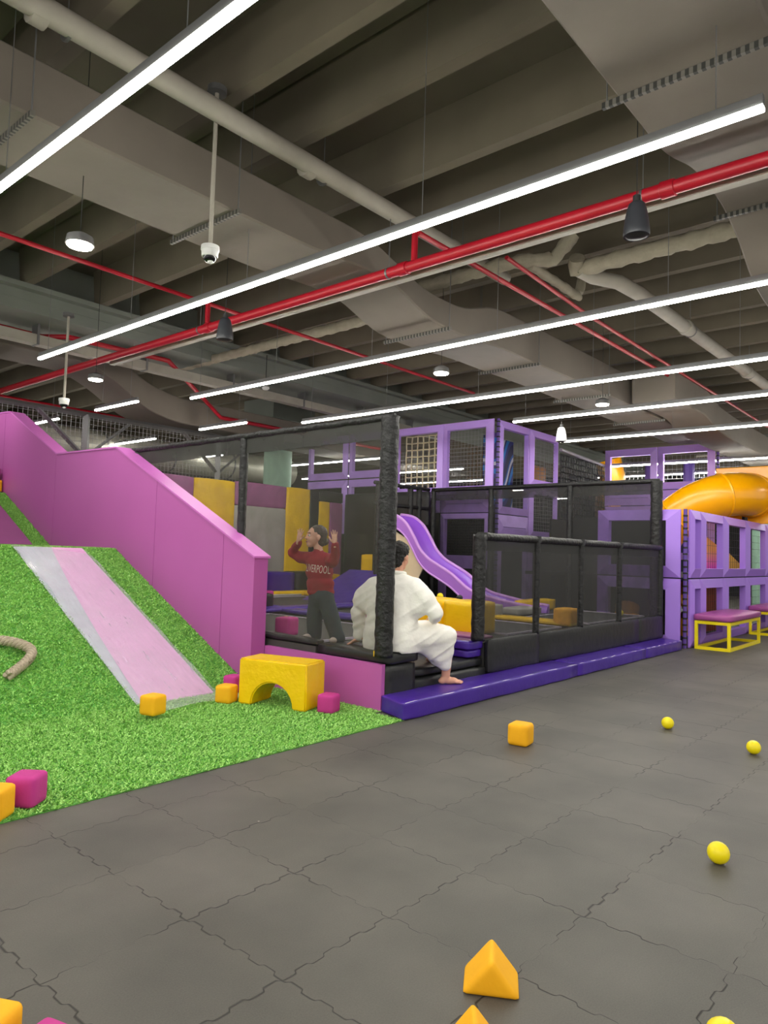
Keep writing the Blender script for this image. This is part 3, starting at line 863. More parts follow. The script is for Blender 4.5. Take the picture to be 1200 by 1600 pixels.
# ---------------------------------------------------------------- bouncing court: base, strip, bands
t = thing('court_base', 'black raised base of the netted trampoline court', 'platform', (8.8, 8, 0))
m_ = MB().box(6.92, 12.5, 4.40, 12.0, 0, .50); m_.box(5.17, 6.92, 5.32, 12.0, 0, .50)
obj('deck', m_, mat('deck_mat', (58, 57, 54), .7, var=.15), t, smooth=False)
G4 = 'long purple vinyl pads at the foot of the court'
for i, (a, b) in enumerate(((4.98, 8.45), (8.46, 10.75), (10.76, 12.38))):
    lab = ['purple vinyl floor pad under the seated person, nearest of the row', 'purple vinyl floor pad in the middle of the row along the court', 'purple vinyl floor pad touching the lilac corner block, last of the row'][i]
    t = thing('step_pad', lab, 'pad', ((a + b) / 2, 4.15, 0), G4)
    mm = soft(a, b, 3.98, 4.37, 0.002, .16, bev=.016, cuts=14, puff=.004, jit=.008)
    if i == 0:
        for v in mm.bm.verts:
            if v.co.x < 5.2: v.co.x += max(0, (v.co.y - 3.98)) * .36
    obj('cover', mm, mVinylP, t, ang=None)
    obj('seam_highlight', MB().tube([(a + .03 + j * (b - a - .06) / 24, 3.992 + .004 * math.sin(j * 2.1), .152 + .004 * math.sin(j * 1.7)) for j in range(25)], .005, 6), mWhiteTr, t)  # highlight along the pad's top seam, built as a pale line
G5 = 'black band pads along the court edge'
for i, (a, b) in enumerate(((6.92, 8.1), (8.11, 11.4), (11.41, 12.5))):
    solo('band_pad', soft(a, b, 4.33, 4.40, .16, .54, bev=.02, cuts=10, puff=.004, jit=.004), mVinylK,
         ['short black vinyl band pad beside the purple stair block', 'longest black vinyl band pad below the low netting', 'black vinyl band pad at the far end below the low netting'][i], 'pad', G5, ang=None)
# seat block and steps in the opening
t = thing('stair_block', 'black vinyl stair block the person in white sits on', 'step', (5.4, 4.6, 0))
obj('base_cushion', soft(5.17, 5.6, 4.34, 5.3, .0, .42, bev=.02, jit=.003), mVinylK, t, ang=None)
obj('seat_cushion', soft(5.17, 5.63, 4.33, 5.3, .425, .535, bev=.03, puff=.006, jit=.004), mVinylK, t, ang=None)
t = thing('stair_step', 'low black vinyl step recessed beside the seated person', 'step', (6.2, 4.6, 0))
obj('riser', soft(5.61, 6.91, 4.36, 5.3, .0, .24, bev=.02, jit=.003), mVinylK, t, ang=None)
obj('tread_cushion', soft(5.63, 6.9, 4.40, 5.3, .245, .34, bev=.03, puff=.008, jit=.006), mVinylK, t, ang=None)
t = thing('stair_step', 'small purple vinyl stair block between the person and the low netting', 'step', (6.8, 4.8, .34))
obj('lower_cushion', soft(6.62, 6.91, 4.42, 5.3, .345, .43, bev=.02, jit=.003), mVinylP, t, ang=None)
obj('upper_cushion', soft(6.60, 6.91, 4.40, 5.3, .435, .535, bev=.02, jit=.003), mVinylP, t, ang=None)
solo('edge_pad', soft(5.17, 5.30, 5.31, 7.3, .505, .565, bev=.025, puff=.01, jit=.012, cuts=12), mVinylK, 'crumpled black vinyl edge pad under the left netting', 'pad', ang=None)

# ---------------------------------------------------------------- netting walls
def post(t, x, y, z0, z1, r, name='post'):
    from mathutils import noise
    n = int((z1 - z0) / .03)
    pts = [(x, y, z0 + (z1 - z0) * i / n) for i in range(n + 1)]
    m_ = MB().tube(pts, r, 16, up=(1, 0, 0))
    for v in m_.bm.verts:
        d = Vector((v.co.x - x, v.co.y - y, 0))
        a_ = math.atan2(d.y, d.x)
        s_ = math.sin(a_ * 2 + v.co.z * 30) * .025 + noise.noise(v.co * 22) * .07
        v.co += d * s_
    return obj(name, m_, mSleeve, t, ang=None)
def sheet(P0, P1, z0, z1, billow=.02, nu=30, nv=14, nrm=(1, 0, 0), seed=0.0):
    from mathutils import noise
    rows = []
    for j in range(nv + 1):
        row = []
        for i in range(nu + 1):
            p = Vector(P0).lerp(Vector(P1), i / nu); z = z0 + (z1 - z0) * j / nv
            e = math.sin(math.pi * i / nu) * math.sin(math.pi * j / nv)
            q = Vector((p.x, p.y, z))
            q += Vector(nrm) * (billow * e * (noise.noise(q * 1.7 + Vector((seed, 0, 0))) * 1.6 + .4))
            row.append(q)
        rows.append(row)
    m_ = MB(); m_.loft(rows, cap=False, closed=False)
    return m_
def hem(P0, P1, z0, z1, nrm, off=.012):
    a = Vector(P0); b = Vector(P1); n = Vector(nrm) * off
    m_ = MB()
    rows = []
    from mathutils import noise
    for j in range(5):
        row = []
        for i in range(41):
            p = a.lerp(b, i / 40); z = z0 + (z1 - z0) * j / 4
            q = Vector((p.x, p.y, z)); q += Vector(nrm) * noise.noise(q * 5) * .008 - n
            if j == 0: q.z += .008 * noise.noise(q * 6)
            row.append(q)
        rows.append(row)
    m_.loft(rows, cap=False, closed=False)
    return m_
mHem = net_mat('double_net_hem', (38, 38, 33), .86, .06)
# left wall (tall), plane x = 5.17
t = thing('netting_wall', 'tall black netting wall on padded posts in front of the child', 'netting', (5.17, 8.0, .5))
post(t, 5.17, 4.40, .50, 2.80, .088, 'corner_post')
for y in (6.62, 8.95, 11.3): post(t, 5.17, y, .5, 2.76, .05)
obj('top_rail', MB().tube([(5.17, 4.35 + i * .2, 2.79 + .004 * math.sin(i * 2.7)) for i in range(39)], .038, 12), mSleeve, t, ang=None)
ys_ = (4.42, 6.62, 8.95, 11.3, 12.0)
for a, b in zip(ys_[:-1], ys_[1:]):
    obj('net', sheet((5.17, a, 0), (5.17, b, 0), .52, 2.76, .02, nrm=(-1, 0, 0), seed=a), mNet, t, ang=None)
    obj('hem', hem((5.17, a, 0), (5.17, b, 0), 2.58, 2.79, (1, 0, 0)), mHem, t, ang=None)
solo('strap_buckle', MB().box(5.10, 5.13, 4.41, 4.47, .50, .56, .01, 2), mVinylY, 'small yellow strap at the foot of the tall corner post', 'strap')
# low front wall, plane y = 4.37
t = thing('netting_wall', 'low dense black netting fence with four bays at the court front', 'netting', (9.6, 4.37, .54))
post(t, 6.74, 4.37, .54, 1.72, .075, 'end_post')
for x in (8.06, 9.32, 10.66): post(t, x, 4.37, .53, 1.68, .042)
post(t, 12.42, 4.37, .53, 1.72, .05)
obj('top_rail', MB().tube([(6.72 + i * .19, 4.37, 1.70 + .003 * math.sin(i * 2.3)) for i in range(31)], .045, 12), mSleeve, t, ang=None)
xs_ = (6.8, 8.06, 9.32, 10.66, 12.42)
for a, b in zip(xs_[:-1], xs_[1:]):
    obj('net', sheet((a, 4.37, 0), (b, 4.37, 0), .53, 1.7, .02, nrm=(0, -1, 0), seed=a), mNetLow, t, ang=None)
    obj('hem', hem((a, 4.37, 0), (b, 4.37, 0), 1.54, 1.7, (0, -1, 0)), mHem, t, ang=None)
    obj('collar', MB().tube([(a, 4.37, 1.66), (a, 4.37, 1.745)], .055, 10), mVinylK, t)
# end wall, plane x = 12.5
t = thing('netting_wall', 'tall black netting wall at the far end, in front of the lilac tower', 'netting', (12.5, 6.9, .5))
post(t, 12.5, 4.47, .5, 2.87, .10, 'corner_post')
for y in (6.1, 7.85, 9.33): post(t, 12.5, y, .5, 2.85, .055)
obj('top_rail', MB().tube([(12.5, 4.42 + i * .19, 2.87) for i in range(27)], .042, 12), mSleeve, t, ang=None)
ys_ = (4.5, 6.1, 7.85, 9.33)
for a, b in zip(ys_[:-1], ys_[1:]):
    obj('net', sheet((12.5, a, 0), (12.5, b, 0), .53, 2.85, .02, nrm=(-1, 0, 0), seed=a), mNetBack, t, ang=None)
    obj('hem', hem((12.5, a, 0), (12.5, b, 0), 2.64, 2.86, (-1, 0, 0)), mHem, t, ang=None)
# return wall behind the slide, plane y = 9.33
t = thing('slide_gate', 'padded black rails and posts framing the top of the purple slide', 'netting', (11.6, 9.33, .5))
for x in (10.72, 11.75, 12.05): post(t, x, 9.38, .5, 2.85, .06)
for z in (2.87, 2.45): obj('rail', MB().tube([(10.6 + i * .2, 9.38, z) for i in range(10)], .04, 10), mSleeve, t, ang=None)
obj('black_panel', MB().box(11.45, 12.5, 9.40, 9.43, .5, 2.1), mVinylK, t, smooth=False)

# ---------------------------------------------------------------- inside the court
Z0 = .505
mBed = mat('trampoline_bed', (66, 66, 64), .6, var=.12, bump=.2, bscale=80)
GB = 'trampoline beds in the court'
for (x0, x1, y0, y1, lab) in ((5.4, 7.0, 5.5, 8.2, 'dark trampoline bed the child stands on'), (7.75, 9.2, 4.6, 7.6, 'dark trampoline bed behind the yellow boxes'),
                              (5.4, 7.2, 9.0, 11.6, 'dark trampoline bed in the rear left of the court'), (7.8, 10.2, 8.7, 10.9, 'dark trampoline bed in the rear middle of the court'),
                              (10.1, 12.3, 4.6, 5.7, 'dark trampoline bed near the end netting')):
    t = thing('trampoline_bed', lab, 'trampoline', ((x0 + x1) / 2, (y0 + y1) / 2, Z0), GB)
    obj('bed', MB().box(x0, x1, y0, y1, Z0 - .003, Z0 + .012), mBed, t, smooth=False)
    m_ = MB()
    for (a, b, c, d) in ((x0, x1, y0 - .015, y0 + .015), (x0, x1, y1 - .015, y1 + .015), (x0 - .015, x0 + .015, y0, y1), (x1 - .015, x1 + .015, y0, y1)):
        m_.box(a, b, c, d, Z0 - .002, Z0 + .02)
    obj('seam', m_, mWhiteTr, t, smooth=False)
def pad(x0, x1, y0, y1, h, m_, lab, rz=0, name='spring_pad', cat='pad', z=Z0 + .012, group=None):
    return solo(name, soft(x0, x1, y0, y1, z, z + h, bev=min(.03, h * .45), rz=rz, puff=.006, jit=.004), m_, lab, cat, group, ang=None)
pad(5.35, 12.2, 8.28, 8.62, .07, mVinylP, 'purple spring pad crossing the court behind the child')
pad(7.25, 7.6, 6.0, 8.25, .07, mVinylP, 'purple spring pad running back from the yellow boxes')
pad(7.3, 7.65, 8.65, 11.4, .07, mVinylP, 'purple spring pad in the rear left of the court')
pad(9.3, 9.55, 4.5, 5.8, .07, mVinylY, 'yellow spring pad seen behind the low netting')
pad(10.3, 10.6, 8.7, 11.2, .09, mVinylY, 'yellow spring pad in front of the purple wedge')
pad(5.4, 12.3, 11.0, 11.25, .10, mVinylY, 'long yellow spring pad before the padded back wall')
pad(7.72, 7.95, 9.9, 10.2, .05, mVinylY, 'small yellow corner pad left of the child legs', rz=.8)
pad(7.6, 10.2, 10.95, 11.0, .05, mVinylG, 'thin pale pad edge before the yellow pad')
pad(9.25, 9.75, 5.85, 8.2, .22, mVinylG, 'pale grey padded ledge behind the yellow boxes', name='padded_ledge')
ball(9.5, 6.9, Z0 + .234, 'yellow ball resting on the pale ledge behind the seated person', group=None)
ball(9.4, 6.45, Z0 + .234, 'black ball resting on the pale ledge', m_=mat('black_ball', (20, 20, 22), .4), group=None)
ball(6.25, 7.0, Z0 + .012, 'yellow ball on the court beside the magenta foam block', group=None)
ball(11.9, 4.85, Z0 + .012, 'yellow ball behind the last bay of the low netting', group=None)
ball(7.1, 4.62, Z0 + .012, 'yellow ball beside the foot of the low netting end post', group=None)
pad(7.22, 7.72, 4.74, 5.20, .40, mVinylY, 'yellow vinyl box beside the low netting end post', name='foam_box', cat='foam block')
pad(7.22, 7.72, 5.22, 5.85, .40, mVinylY, 'yellow vinyl box partly hidden behind the seated person', name='foam_box', cat='foam block')
pad(6.93, 7.21, 4.45, 5.8, .045, mVinylM, 'mauve pad between the purple stair block and the yellow boxes')
pad(9.3, 9.62, 4.50, 4.78, .25, mFoamY, 'yellow foam box seen dimly behind the low netting', name='foam_box', cat='foam block')
pad(11.0, 12.1, 6.15, 6.4, .2, mVinylY, 'yellow foam beam lying near the slide end', name='foam_beam', cat='foam block')
pad(10.2, 11.0, 5.85, 6.2, .12, mVinylG, 'pale grey landing mat under the slide end', name='landing_mat', cat='mat')
pad(7.05, 7.5, 8.7, 9.2, .26, mVinylK, 'black foam block at the left behind the netting', name='foam_box', cat='foam block')
foam_cube(5.48, 6.12, .2, mFoamM, 'dark magenta foam block on the court left of the child', z=Z0 + .012, s=.2)
foam_cube(8.05, 9.6, .2, mFoamM, 'small magenta foam cube far back on the court', z=Z0 + .012, s=.24)
foam_cube(7.0, 6.25, .3, mFoamM, 'magenta foam cube on the court right behind the child', z=Z0 + .012, s=.16)
pad(9.3, 10.35, 11.35, 11.95, .48, mVinylP, 'dark purple padded block at the left of the back wall', name='foam_box', cat='foam block')
pad(10.4, 11.5, 11.35, 11.95, .48, mVinylK, 'black padded block at the foot of the back wall', name='foam_box', cat='foam block')
pad(11.55, 11.9, 11.5, 11.9, .42, mVinylY, 'yellow padded block between the black block and the child', name='foam_box', cat='foam block')
pad(11.75, 12.3, 10.3, 10.75, .9, mVinylY, 'tall yellow padded block right of the child', name='foam_box', cat='foam block')
solo('wedge_mat', MB().prism([(9.5, 9.0, Z0 + .01), (10.82, 9.0, Z0 + .01), (10.82, 9.0, 1.1)], (0, 1.2, 0)), mVinylP, 'purple wedge ramp rising to the black corner wall', 'mat', smooth=False)

# padded back wall
GW = 'padded panels of the court back wall'
def wallpad(x0, x1, z0, z1, m_, lab, y=12.0, d=.1):
    return solo('wall_pad', soft(x0 + .005, x1 - .005, y, y + d, z0, z1, bev=.02, puff=.012, jit=.006, cuts=10), m_, lab, 'padded panel', GW, ang=None)
wallpad(5.2, 6.7, .5, 2.85, mVinylM, 'mauve wall panel behind the ramp wall, first on the left')
wallpad(6.7, 8.17, .5, 2.85, mVinylM, 'mauve wall panel left of the wide yellow panel')
wallpad(8.17, 9.18, .5, 2.85, mVinylY, 'wide yellow wall panel left of the second padded post')
wallpad(9.18, 10.60, 2.38, 2.87, mVinylM, 'mauve strip above the pale grey wall panel')
wallpad(9.18, 10.60, .5, 2.37, mVinylG, 'pale grey wall panel right of the second padded post')
wallpad(10.60, 11.33, .5, 2.87, mVinylY, 'yellow wall panel behind the raised left hand of the child')
wallpad(11.33, 11.62, .5, 2.87, mVinylK, 'narrow black wall panel behind the child head')
wallpad(11.62, 11.98, .5, 2.62, mVinylY, 'narrow yellow wall panel right above the child head')
wallpad(11.98, 12.42, .5, 2.62, mVinylM, 'narrow mauve wall panel right of the child head')
wallpad(11.62, 12.42, 2.63, 2.87, mVinylK, 'black strip over the two narrow wall panels')
for i, (a, b) in enumerate(((9.45, 10.7), (10.71, 12.0))):
    solo('wall_pad', soft(12.48, 12.58, a, b, .5, 2.85, bev=.02, puff=.012, jit=.008, cuts=10), mVinylK, ['black padded end wall panel beside the slide top', 'black padded end wall panel in the far court corner'][i], 'padded panel', None, ang=None)

# ---------------------------------------------------------------- purple wave slide
SP = [(9.36, 2.26), (9.04, 2.21), (8.79, 2.06), (8.60, 1.82), (8.42, 1.55), (8.22, 1.38), (8.0, 1.27), (7.69, 1.12), (7.50, .99), (7.30, .86), (7.1, .78), (6.84, .73), (6.38, .66), (5.95, .62)]
P3 = [Vector((0, y, z)) for y, z in SP]
pts = []
for i in range(len(P3) - 1):
    p0 = P3[max(i - 1, 0)]; p1 = P3[i]; p2 = P3[i + 1]; p3 = P3[min(i + 2, len(P3) - 1)]
    for k_ in range(5):
        t_ = k_ / 5
        pts.append(.5 * ((2 * p1) + (-p0 + p2) * t_ + (2 * p0 - 5 * p1 + 4 * p2 - p3) * t_ ** 2 + (-p0 + 3 * p1 - 3 * p2 + p3) * t_ ** 3))
pts.append(P3[-1])
def slide_sec(p, sec): return [(x, p.y, p.z + z) for x, z in sec]
XA, XB = 10.86, 11.46
sl = thing('wave_slide', 'purple plastic wave slide coming down behind the seated person', 'slide', (11.15, 7.8, .5))
secT = [(XA + .05, .0), (XA + .09, -.03), (XA + .12, -.13), (XA + .2, -.17), (XB - .2, -.17), (XB - .12, -.13), (XB - .09, -.03), (XB - .05, 0),
        (XB - .05, -.02), (XB - .06, -.2), (XA + .06, -.2), (XA + .05, -.02)]
obj('chute', MB().loft([slide_sec(p, secT) for p in pts]), mSlide, sl, ang=50)
for xa, xb, s in ((XA, XA + .06, -1), (XB - .06, XB, 1)):
    xo = xa if s < 0 else xb; xi = xb if s < 0 else xa
    obj('side_skirt', MB().loft([slide_sec(p, [(xo, 0.0), (xi, .0), (xi, -.24), (xo, -.24)]) for p in pts]), mat('slide_skirt', (176, 118, 212), .3, var=.03, coat=.3), sl, ang=50)
    obj('rim', MB().tube([(0.5 * (xa + xb), p.y, p.z + .004) for p in pts], .034, 10, up=(1, 0, 0)), mSlideE, sl, ang=None)
    obj('lower_rim', MB().tube([(xo, p.y, p.z - .235) for p in pts], .018, 8, up=(1, 0, 0)), mSlideE, sl, ang=None)
obj('side_board', MB().prism([(XA + .05, 9.3, .52), (XA + .05, 9.3, 2.0), (XA + .05, 8.75, 1.75), (XA + .05, 8.5, 1.45), (XA + .05, 8.35, 1.2), (XA + .05, 8.75, .52)], (.03, 0, 0)), mat('beige_board', (226, 206, 168), .6), sl, smooth=False)
obj('support', MB().box(XA + .1, XB - .1, 9.35, 9.7, .5, 2.05), mVinylK, sl, smooth=False)

# ---------------------------------------------------------------- lilac frame panels
def frame(t, O, U, w, z0, z1, bd=(.16, .16, .16, .16), N=(-1, 0, 0), depth=.06, name='frame', m_=mLilac, net=None, parts=True):
    """mitred window frame: O corner (x,y), U horizontal unit dir, N outward normal; bd = left, right, bottom, top borders"""
    U = Vector(U); N = Vector(N); O = Vector((O[0], O[1], 0))
    def P_(u, z, n): return O + U * u + Vector((0, 0, z)) + N * n
    bl, br_, bb, bt = bd
    def ring(l, r, b, t_, n): return [P_(l, z0 + b, n), P_(w - r, z0 + b, n), P_(w - r, z1 - t_, n), P_(l, z1 - t_, n)]
    e = .006
    R = [ring(e, e, e, e, -depth * .5), ring(e, e, e, e, .0), ring(bl * .12, br_ * .12, bb * .12, bt * .12, .006), ring(bl * .97, br_ * .97, bb * .97, bt * .97, .055), ring(bl, br_, bb, bt, .05), ring(bl, br_, bb, bt, -depth)]
    m__ = MB()
    VV = [[m__.bm.verts.new(p) for p in r] for r in R]
    fs = []
    for i in range(len(R) - 1):
        for j in range(4):
            k_ = (j + 1) % 4
            fs.append(m__.bm.faces.new((VV[i][j], VV[i][k_], VV[i + 1][k_], VV[i + 1][j])))
    for j in range(4):
        k_ = (j + 1) % 4
        fs.append(m__.bm.faces.new((VV[-1][j], VV[-1][k_], VV[0][k_], VV[0][j])))
    bmesh.ops.recalc_face_normals(m__.bm, faces=fs)
    f = obj(name, m__, m_, t, smooth=False)
    if net:
        kind, step, wd, mm, inset = net
        obj(kind, grid_net(bl - .02, w - br_ + .02, z0 + bb - .02, z1 - bt + .02, lambda u, z: P_(u, z, -inset), step, wd, sag=.02 if 'rope' in kind else 0), mm, f, smooth=False)
    return f
def corner_lace(t, x, y, z0, z1):
    o = obj('corner_post', MB().tube([(x, y, z0), (x, y, z1)], .034, 10), mLilacD, t)
    m_ = MB()
    n = int((z1 - z0) / .11)
    for i in range(n): m_.tube([(x, y, z0 + .05 + i * .11), (x, y, z0 + .08 + i * .11)], .04, 10)
    obj('lacing', m_, mSleeve, o)
YU = (0, -1, 0)
# tower
tw = thing('play_tower', 'tall lilac framed play tower with rope net windows beyond the court', 'play structure', (14.4, 9.5, 0))
RB = ('rope_net', .165, .019, mRopeB, .30); BN = ('cord_net', .085, .0045, mBlackNet, .03)
frame(tw, (13.0, 10.92), YU, 1.46, 2.80, 4.43, (.16, .14, .18, .18), net=RB)
frame(tw, (13.0, 9.46), YU, 1.33, 2.80, 4.43, (.14, .17, .18, .18), net=BN)
obj('rope_net', grid_net(8.6, 9.4, 2.7, 4.0, lambda u, z: (13.9, u, z), .14, .010, sag=.02), mRopeD, tw, smooth=False)
frame(tw, (13.0, 9.50), YU, 1.37, 2.40, 2.79, (.22, .22, .19, .19), name='band_panel')
frame(tw, (13.0, 10.92), YU, 1.40, 2.40, 2.79, (.22, .22, .19, .19), name='band_panel')
frame(tw, (13.0, 9.50), YU, 1.37, 1.17, 2.39, (.16, .16, .29, .13), net=('cord_net', .06, .006, mSleeve, .05))
obj('lower_post', MB().box(12.98, 13.08, 9.33, 9.5, 0, 1.16), mLilac, tw, smooth=False)
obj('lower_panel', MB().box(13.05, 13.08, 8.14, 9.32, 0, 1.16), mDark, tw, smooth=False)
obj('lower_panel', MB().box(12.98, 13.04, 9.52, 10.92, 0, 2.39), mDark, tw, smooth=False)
frame(tw, (13.0, 12.40), YU, 1.46, 3.3, 4.43, (.16, .14, .18, .18))
frame(tw, (13.0, 12.40), YU, 1.46, 1.9, 3.28, (.16, .14, .2, .2))
frame(tw, (13.0, 13.90), YU, 1.46, 3.3, 4.43, (.16, .14, .18, .18))
frame(tw, (13.0, 13.90), YU, 1.46, 1.9, 3.28, (.16, .14, .2, .2))
corner_lace(tw, 13.05, 8.05, 0, 4.42)
XU = (1, 0, 0); YN = (0, -1, 0)
frame(tw, (13.1, 8.08), XU, 1.36, 2.38, 4.42, (.14, .14, .16, .18), N=YN)
frame(tw, (13.1, 8.08), XU, 1.36, 1.82, 2.37, (.2, .2, .27, .27), N=YN, name='band_panel')
frame(tw, (13.1, 8.08), XU, 1.36, .3, 1.81, (.14, .14, .2, .12), N=YN)
frame(tw, (14.47, 8.08), XU, 1.42, 3.10, 4.42, (.14, .14, .16, .18), N=YN, net=BN)
frame(tw, (14.47, 8.08), XU, 1.42, 1.90, 3.09, (.14, .14, .16, .18), N=YN, net=BN)
frame(tw, (14.47, 8.08), XU, 1.42, .3, 1.89, (.14, .14, .2, .2), N=YN)
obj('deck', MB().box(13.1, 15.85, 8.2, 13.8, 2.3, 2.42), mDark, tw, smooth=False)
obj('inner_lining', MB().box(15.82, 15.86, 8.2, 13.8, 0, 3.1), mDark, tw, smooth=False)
obj('inner_post', MB().tube([(14.0, 8.75, 2.4), (14.0, 8.75, 4.3)], .07, 10), mLilacD, tw)
obj('cord_net', grid_net(8.3, 13.8, 2.5, 4.35, lambda u, z: (15.8, u, z), .11, .005), mBlackNet, tw, smooth=False)
# blue wave board
def wave_mat():
    m = bpy.data.materials.new('blue_wave_print'); m.use_nodes = True
    nt = m.node_tree; b = nt.nodes['Principled BSDF']
    tc = nt.nodes.new('ShaderNodeTexCoord'); mp = nt.nodes.new('ShaderNodeMapping')
    sp = nt.nodes.new('ShaderNodeSeparateXYZ'); nt.links.new(tc.outputs['Object'], sp.inputs[0])
    def m_(op, a_, b_):
        n = nt.nodes.new('ShaderNodeMath'); n.operation = op
        for i, v in enumerate((a_, b_)):
            if v is None: continue
            if isinstance(v, (int, float)): n.inputs[i].default_value = v
            else: nt.links.new(v, n.inputs[i])
        return n.outputs[0]
    sn_ = m_('SINE', m_('ADD', m_('MULTIPLY', sp.outputs['X'], 4.2), m_('MULTIPLY', sp.outputs['Z'], 1.6)), None)
    v_ = m_('ADD', m_('ADD', m_('MULTIPLY', sp.outputs['Z'], 1.25), m_('MULTIPLY', sp.outputs['X'], -.9)), m_('MULTIPLY', sn_, .28))
    w = m_('FRACT', v_, None)
    r = nt.nodes.new('ShaderNodeValToRGB'); nt.links.new(w, r.inputs['Fac'])
    r.color_ramp.interpolation = 'CONSTANT'
    cols = [(0, (20, 26, 70)), (.25, (40, 50, 120)), (.42, (16, 120, 200)), (.6, (30, 40, 100)), (.72, (190, 195, 205)), (.84, (24, 90, 170)), (.93, (26, 30, 80))]
    while len(r.color_ramp.elements) < len(cols): r.color_ramp.elements.new(.5)
    for e, (p, c) in zip(r.color_ramp.elements, cols):
        e.position = p; e.color = lin(c) + (1,)
    nt.links.new(r.outputs[0], b.inputs['Base Color']); b.inputs['Roughness'].default_value = .5
    return m
solo('wave_board', MB().box(13.3, 14.55, 8.55, 8.59, 2.45, 4.15, .01), wave_mat(), 'blue board with flowing white waves inside the lilac tower', 'board', smooth=False)
# perforated net wall between tower and far frames
t = thing('netting_wall', 'dark loose netting wall with a pale top rail right of the lilac tower', 'netting', (17, 8.05, 0))
obj('top_rail', MB().tube([(15.95, 8.05, 4.12), (18.9, 8.05, 3.98)], .045, 10), mat('pale_rail', (190, 186, 196), .4), t)
obj('net', sheet((15.95, 8.07, 0), (18.9, 8.07, 0), .3, 4.05, .03, nrm=(0, 1, 0)), net_mat('dark_net', (30, 30, 32), .72, .1), t, ang=None)
obj('mesh', grid_net(15.95, 18.9, .3, 4.0, lambda u, z: (u, 8.03, z), .14, .012, sag=.03), mSleeve, t, smooth=False)
solo('orange_pad', MB().box(18.2, 18.9, 10.0, 10.1, 2.4, 4.1, .03), mat('orange_vinyl', (236, 150, 60), .5), 'orange pad glimpsed through the dark netting beside the tower', 'padded panel')
solo('purple_pad', MB().box(17.2, 17.9, 9.2, 9.3, 0.001, 1.7, .03), mVinylP, 'purple pad glimpsed low through the dark netting beside the tower', 'padded panel')

# far frames
ff = thing('lookout_tower', 'far lilac double window frame above the yellow tube slide', 'play structure', (18.5, 6.6, 0))
frame(ff, (18.5, 8.02), YU, 1.41, 3.30, 4.42, (.17, .16, .18, .2))
frame(ff, (18.5, 6.60), YU, 1.41, 3.30, 4.42, (.16, .17, .18, .2))
frame(ff, (18.5, 8.02), YU, 1.41, 2.9, 3.29, (.2, .2, .19, .19), name='band_panel')
frame(ff, (18.5, 6.60), YU, 1.41, 2.9, 3.29, (.2, .2, .19, .19), name='band_panel')
frame(ff, (18.5, 8.02), YU, 1.41, 1.5, 2.89, (.17, .16, .18, .2))
frame(ff, (18.5, 6.60), YU, 1.41, 1.5, 2.89, (.16, .17, .18, .2))
corner_lace(ff, 18.55, 5.14, 1.5, 4.42)
obj('inner_post', MB().tube([(21.0, 7.7, 1.5), (21.0, 7.7, 4.3)], .16, 10), mLilacD, ff)
obj('inner_post', MB().tube([(21.0, 6.6, 1.5), (21.0, 6.6, 4.3)], .16, 10), mLilacD, ff)
obj('cord_net', grid_net(5.3, 12.0, 3.9, 4.6, lambda u, z: (21.5, u, z), .13, .006), mBlackNet, ff, smooth=False)
solo('spiral_slide', MB().tube([(19.6, 8.4, 4.3), (19.7, 8.3, 3.8), (19.6, 8.4, 3.2), (19.8, 8.5, 2.6), (19.6, 8.5, 1.8)], .36, 18), mTube, 'yellow slide bend seen behind the left far frame window', 'slide')
t = thing('guard_netting', 'high guard netting on a steel rail at the far right', 'netting', (23, 3.0, 0))
obj('rail', MB().tube([(23, -1, 4.75), (23, 7, 4.75)], .04, 8), mPipeW, t)
obj('mesh', grid_net(-1, 7, 3.0, 4.75, lambda u, z: (23, u, z), .16, .008), mBlackNet, t, smooth=False)
solo('purple_banner', MB().box(22.5, 22.6, 3.75, 4.6, 3.9, 4.3, .03), mat('deep_purple', (62, 44, 110), .5), 'dark purple block behind the far guard netting', 'padded panel')

# ---------------------------------------------------------------- lilac corner block (maze)
bk = thing('maze_block', 'low lilac framed play block at the right, touching the court', 'play structure', (14.5, 4.9, 0))
NB = ('cord_net', .14, .003, mSleeve, .06)
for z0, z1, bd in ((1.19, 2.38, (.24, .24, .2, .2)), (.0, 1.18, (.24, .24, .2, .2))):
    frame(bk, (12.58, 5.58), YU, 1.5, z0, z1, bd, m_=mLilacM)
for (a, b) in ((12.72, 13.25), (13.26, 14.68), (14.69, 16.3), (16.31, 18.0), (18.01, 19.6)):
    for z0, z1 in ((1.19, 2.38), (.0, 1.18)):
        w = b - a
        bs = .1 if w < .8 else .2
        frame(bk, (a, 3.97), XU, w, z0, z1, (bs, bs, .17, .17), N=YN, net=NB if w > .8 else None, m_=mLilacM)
corner_lace(bk, 12.66, 4.03, 0, 2.38)
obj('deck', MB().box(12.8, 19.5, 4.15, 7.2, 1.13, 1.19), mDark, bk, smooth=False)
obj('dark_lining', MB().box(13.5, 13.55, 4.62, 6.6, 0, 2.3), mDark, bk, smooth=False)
obj('dark_lining', MB().box(13.9, 19.5, 7.2, 7.25, 0, 2.3), mDark, bk, smooth=False)
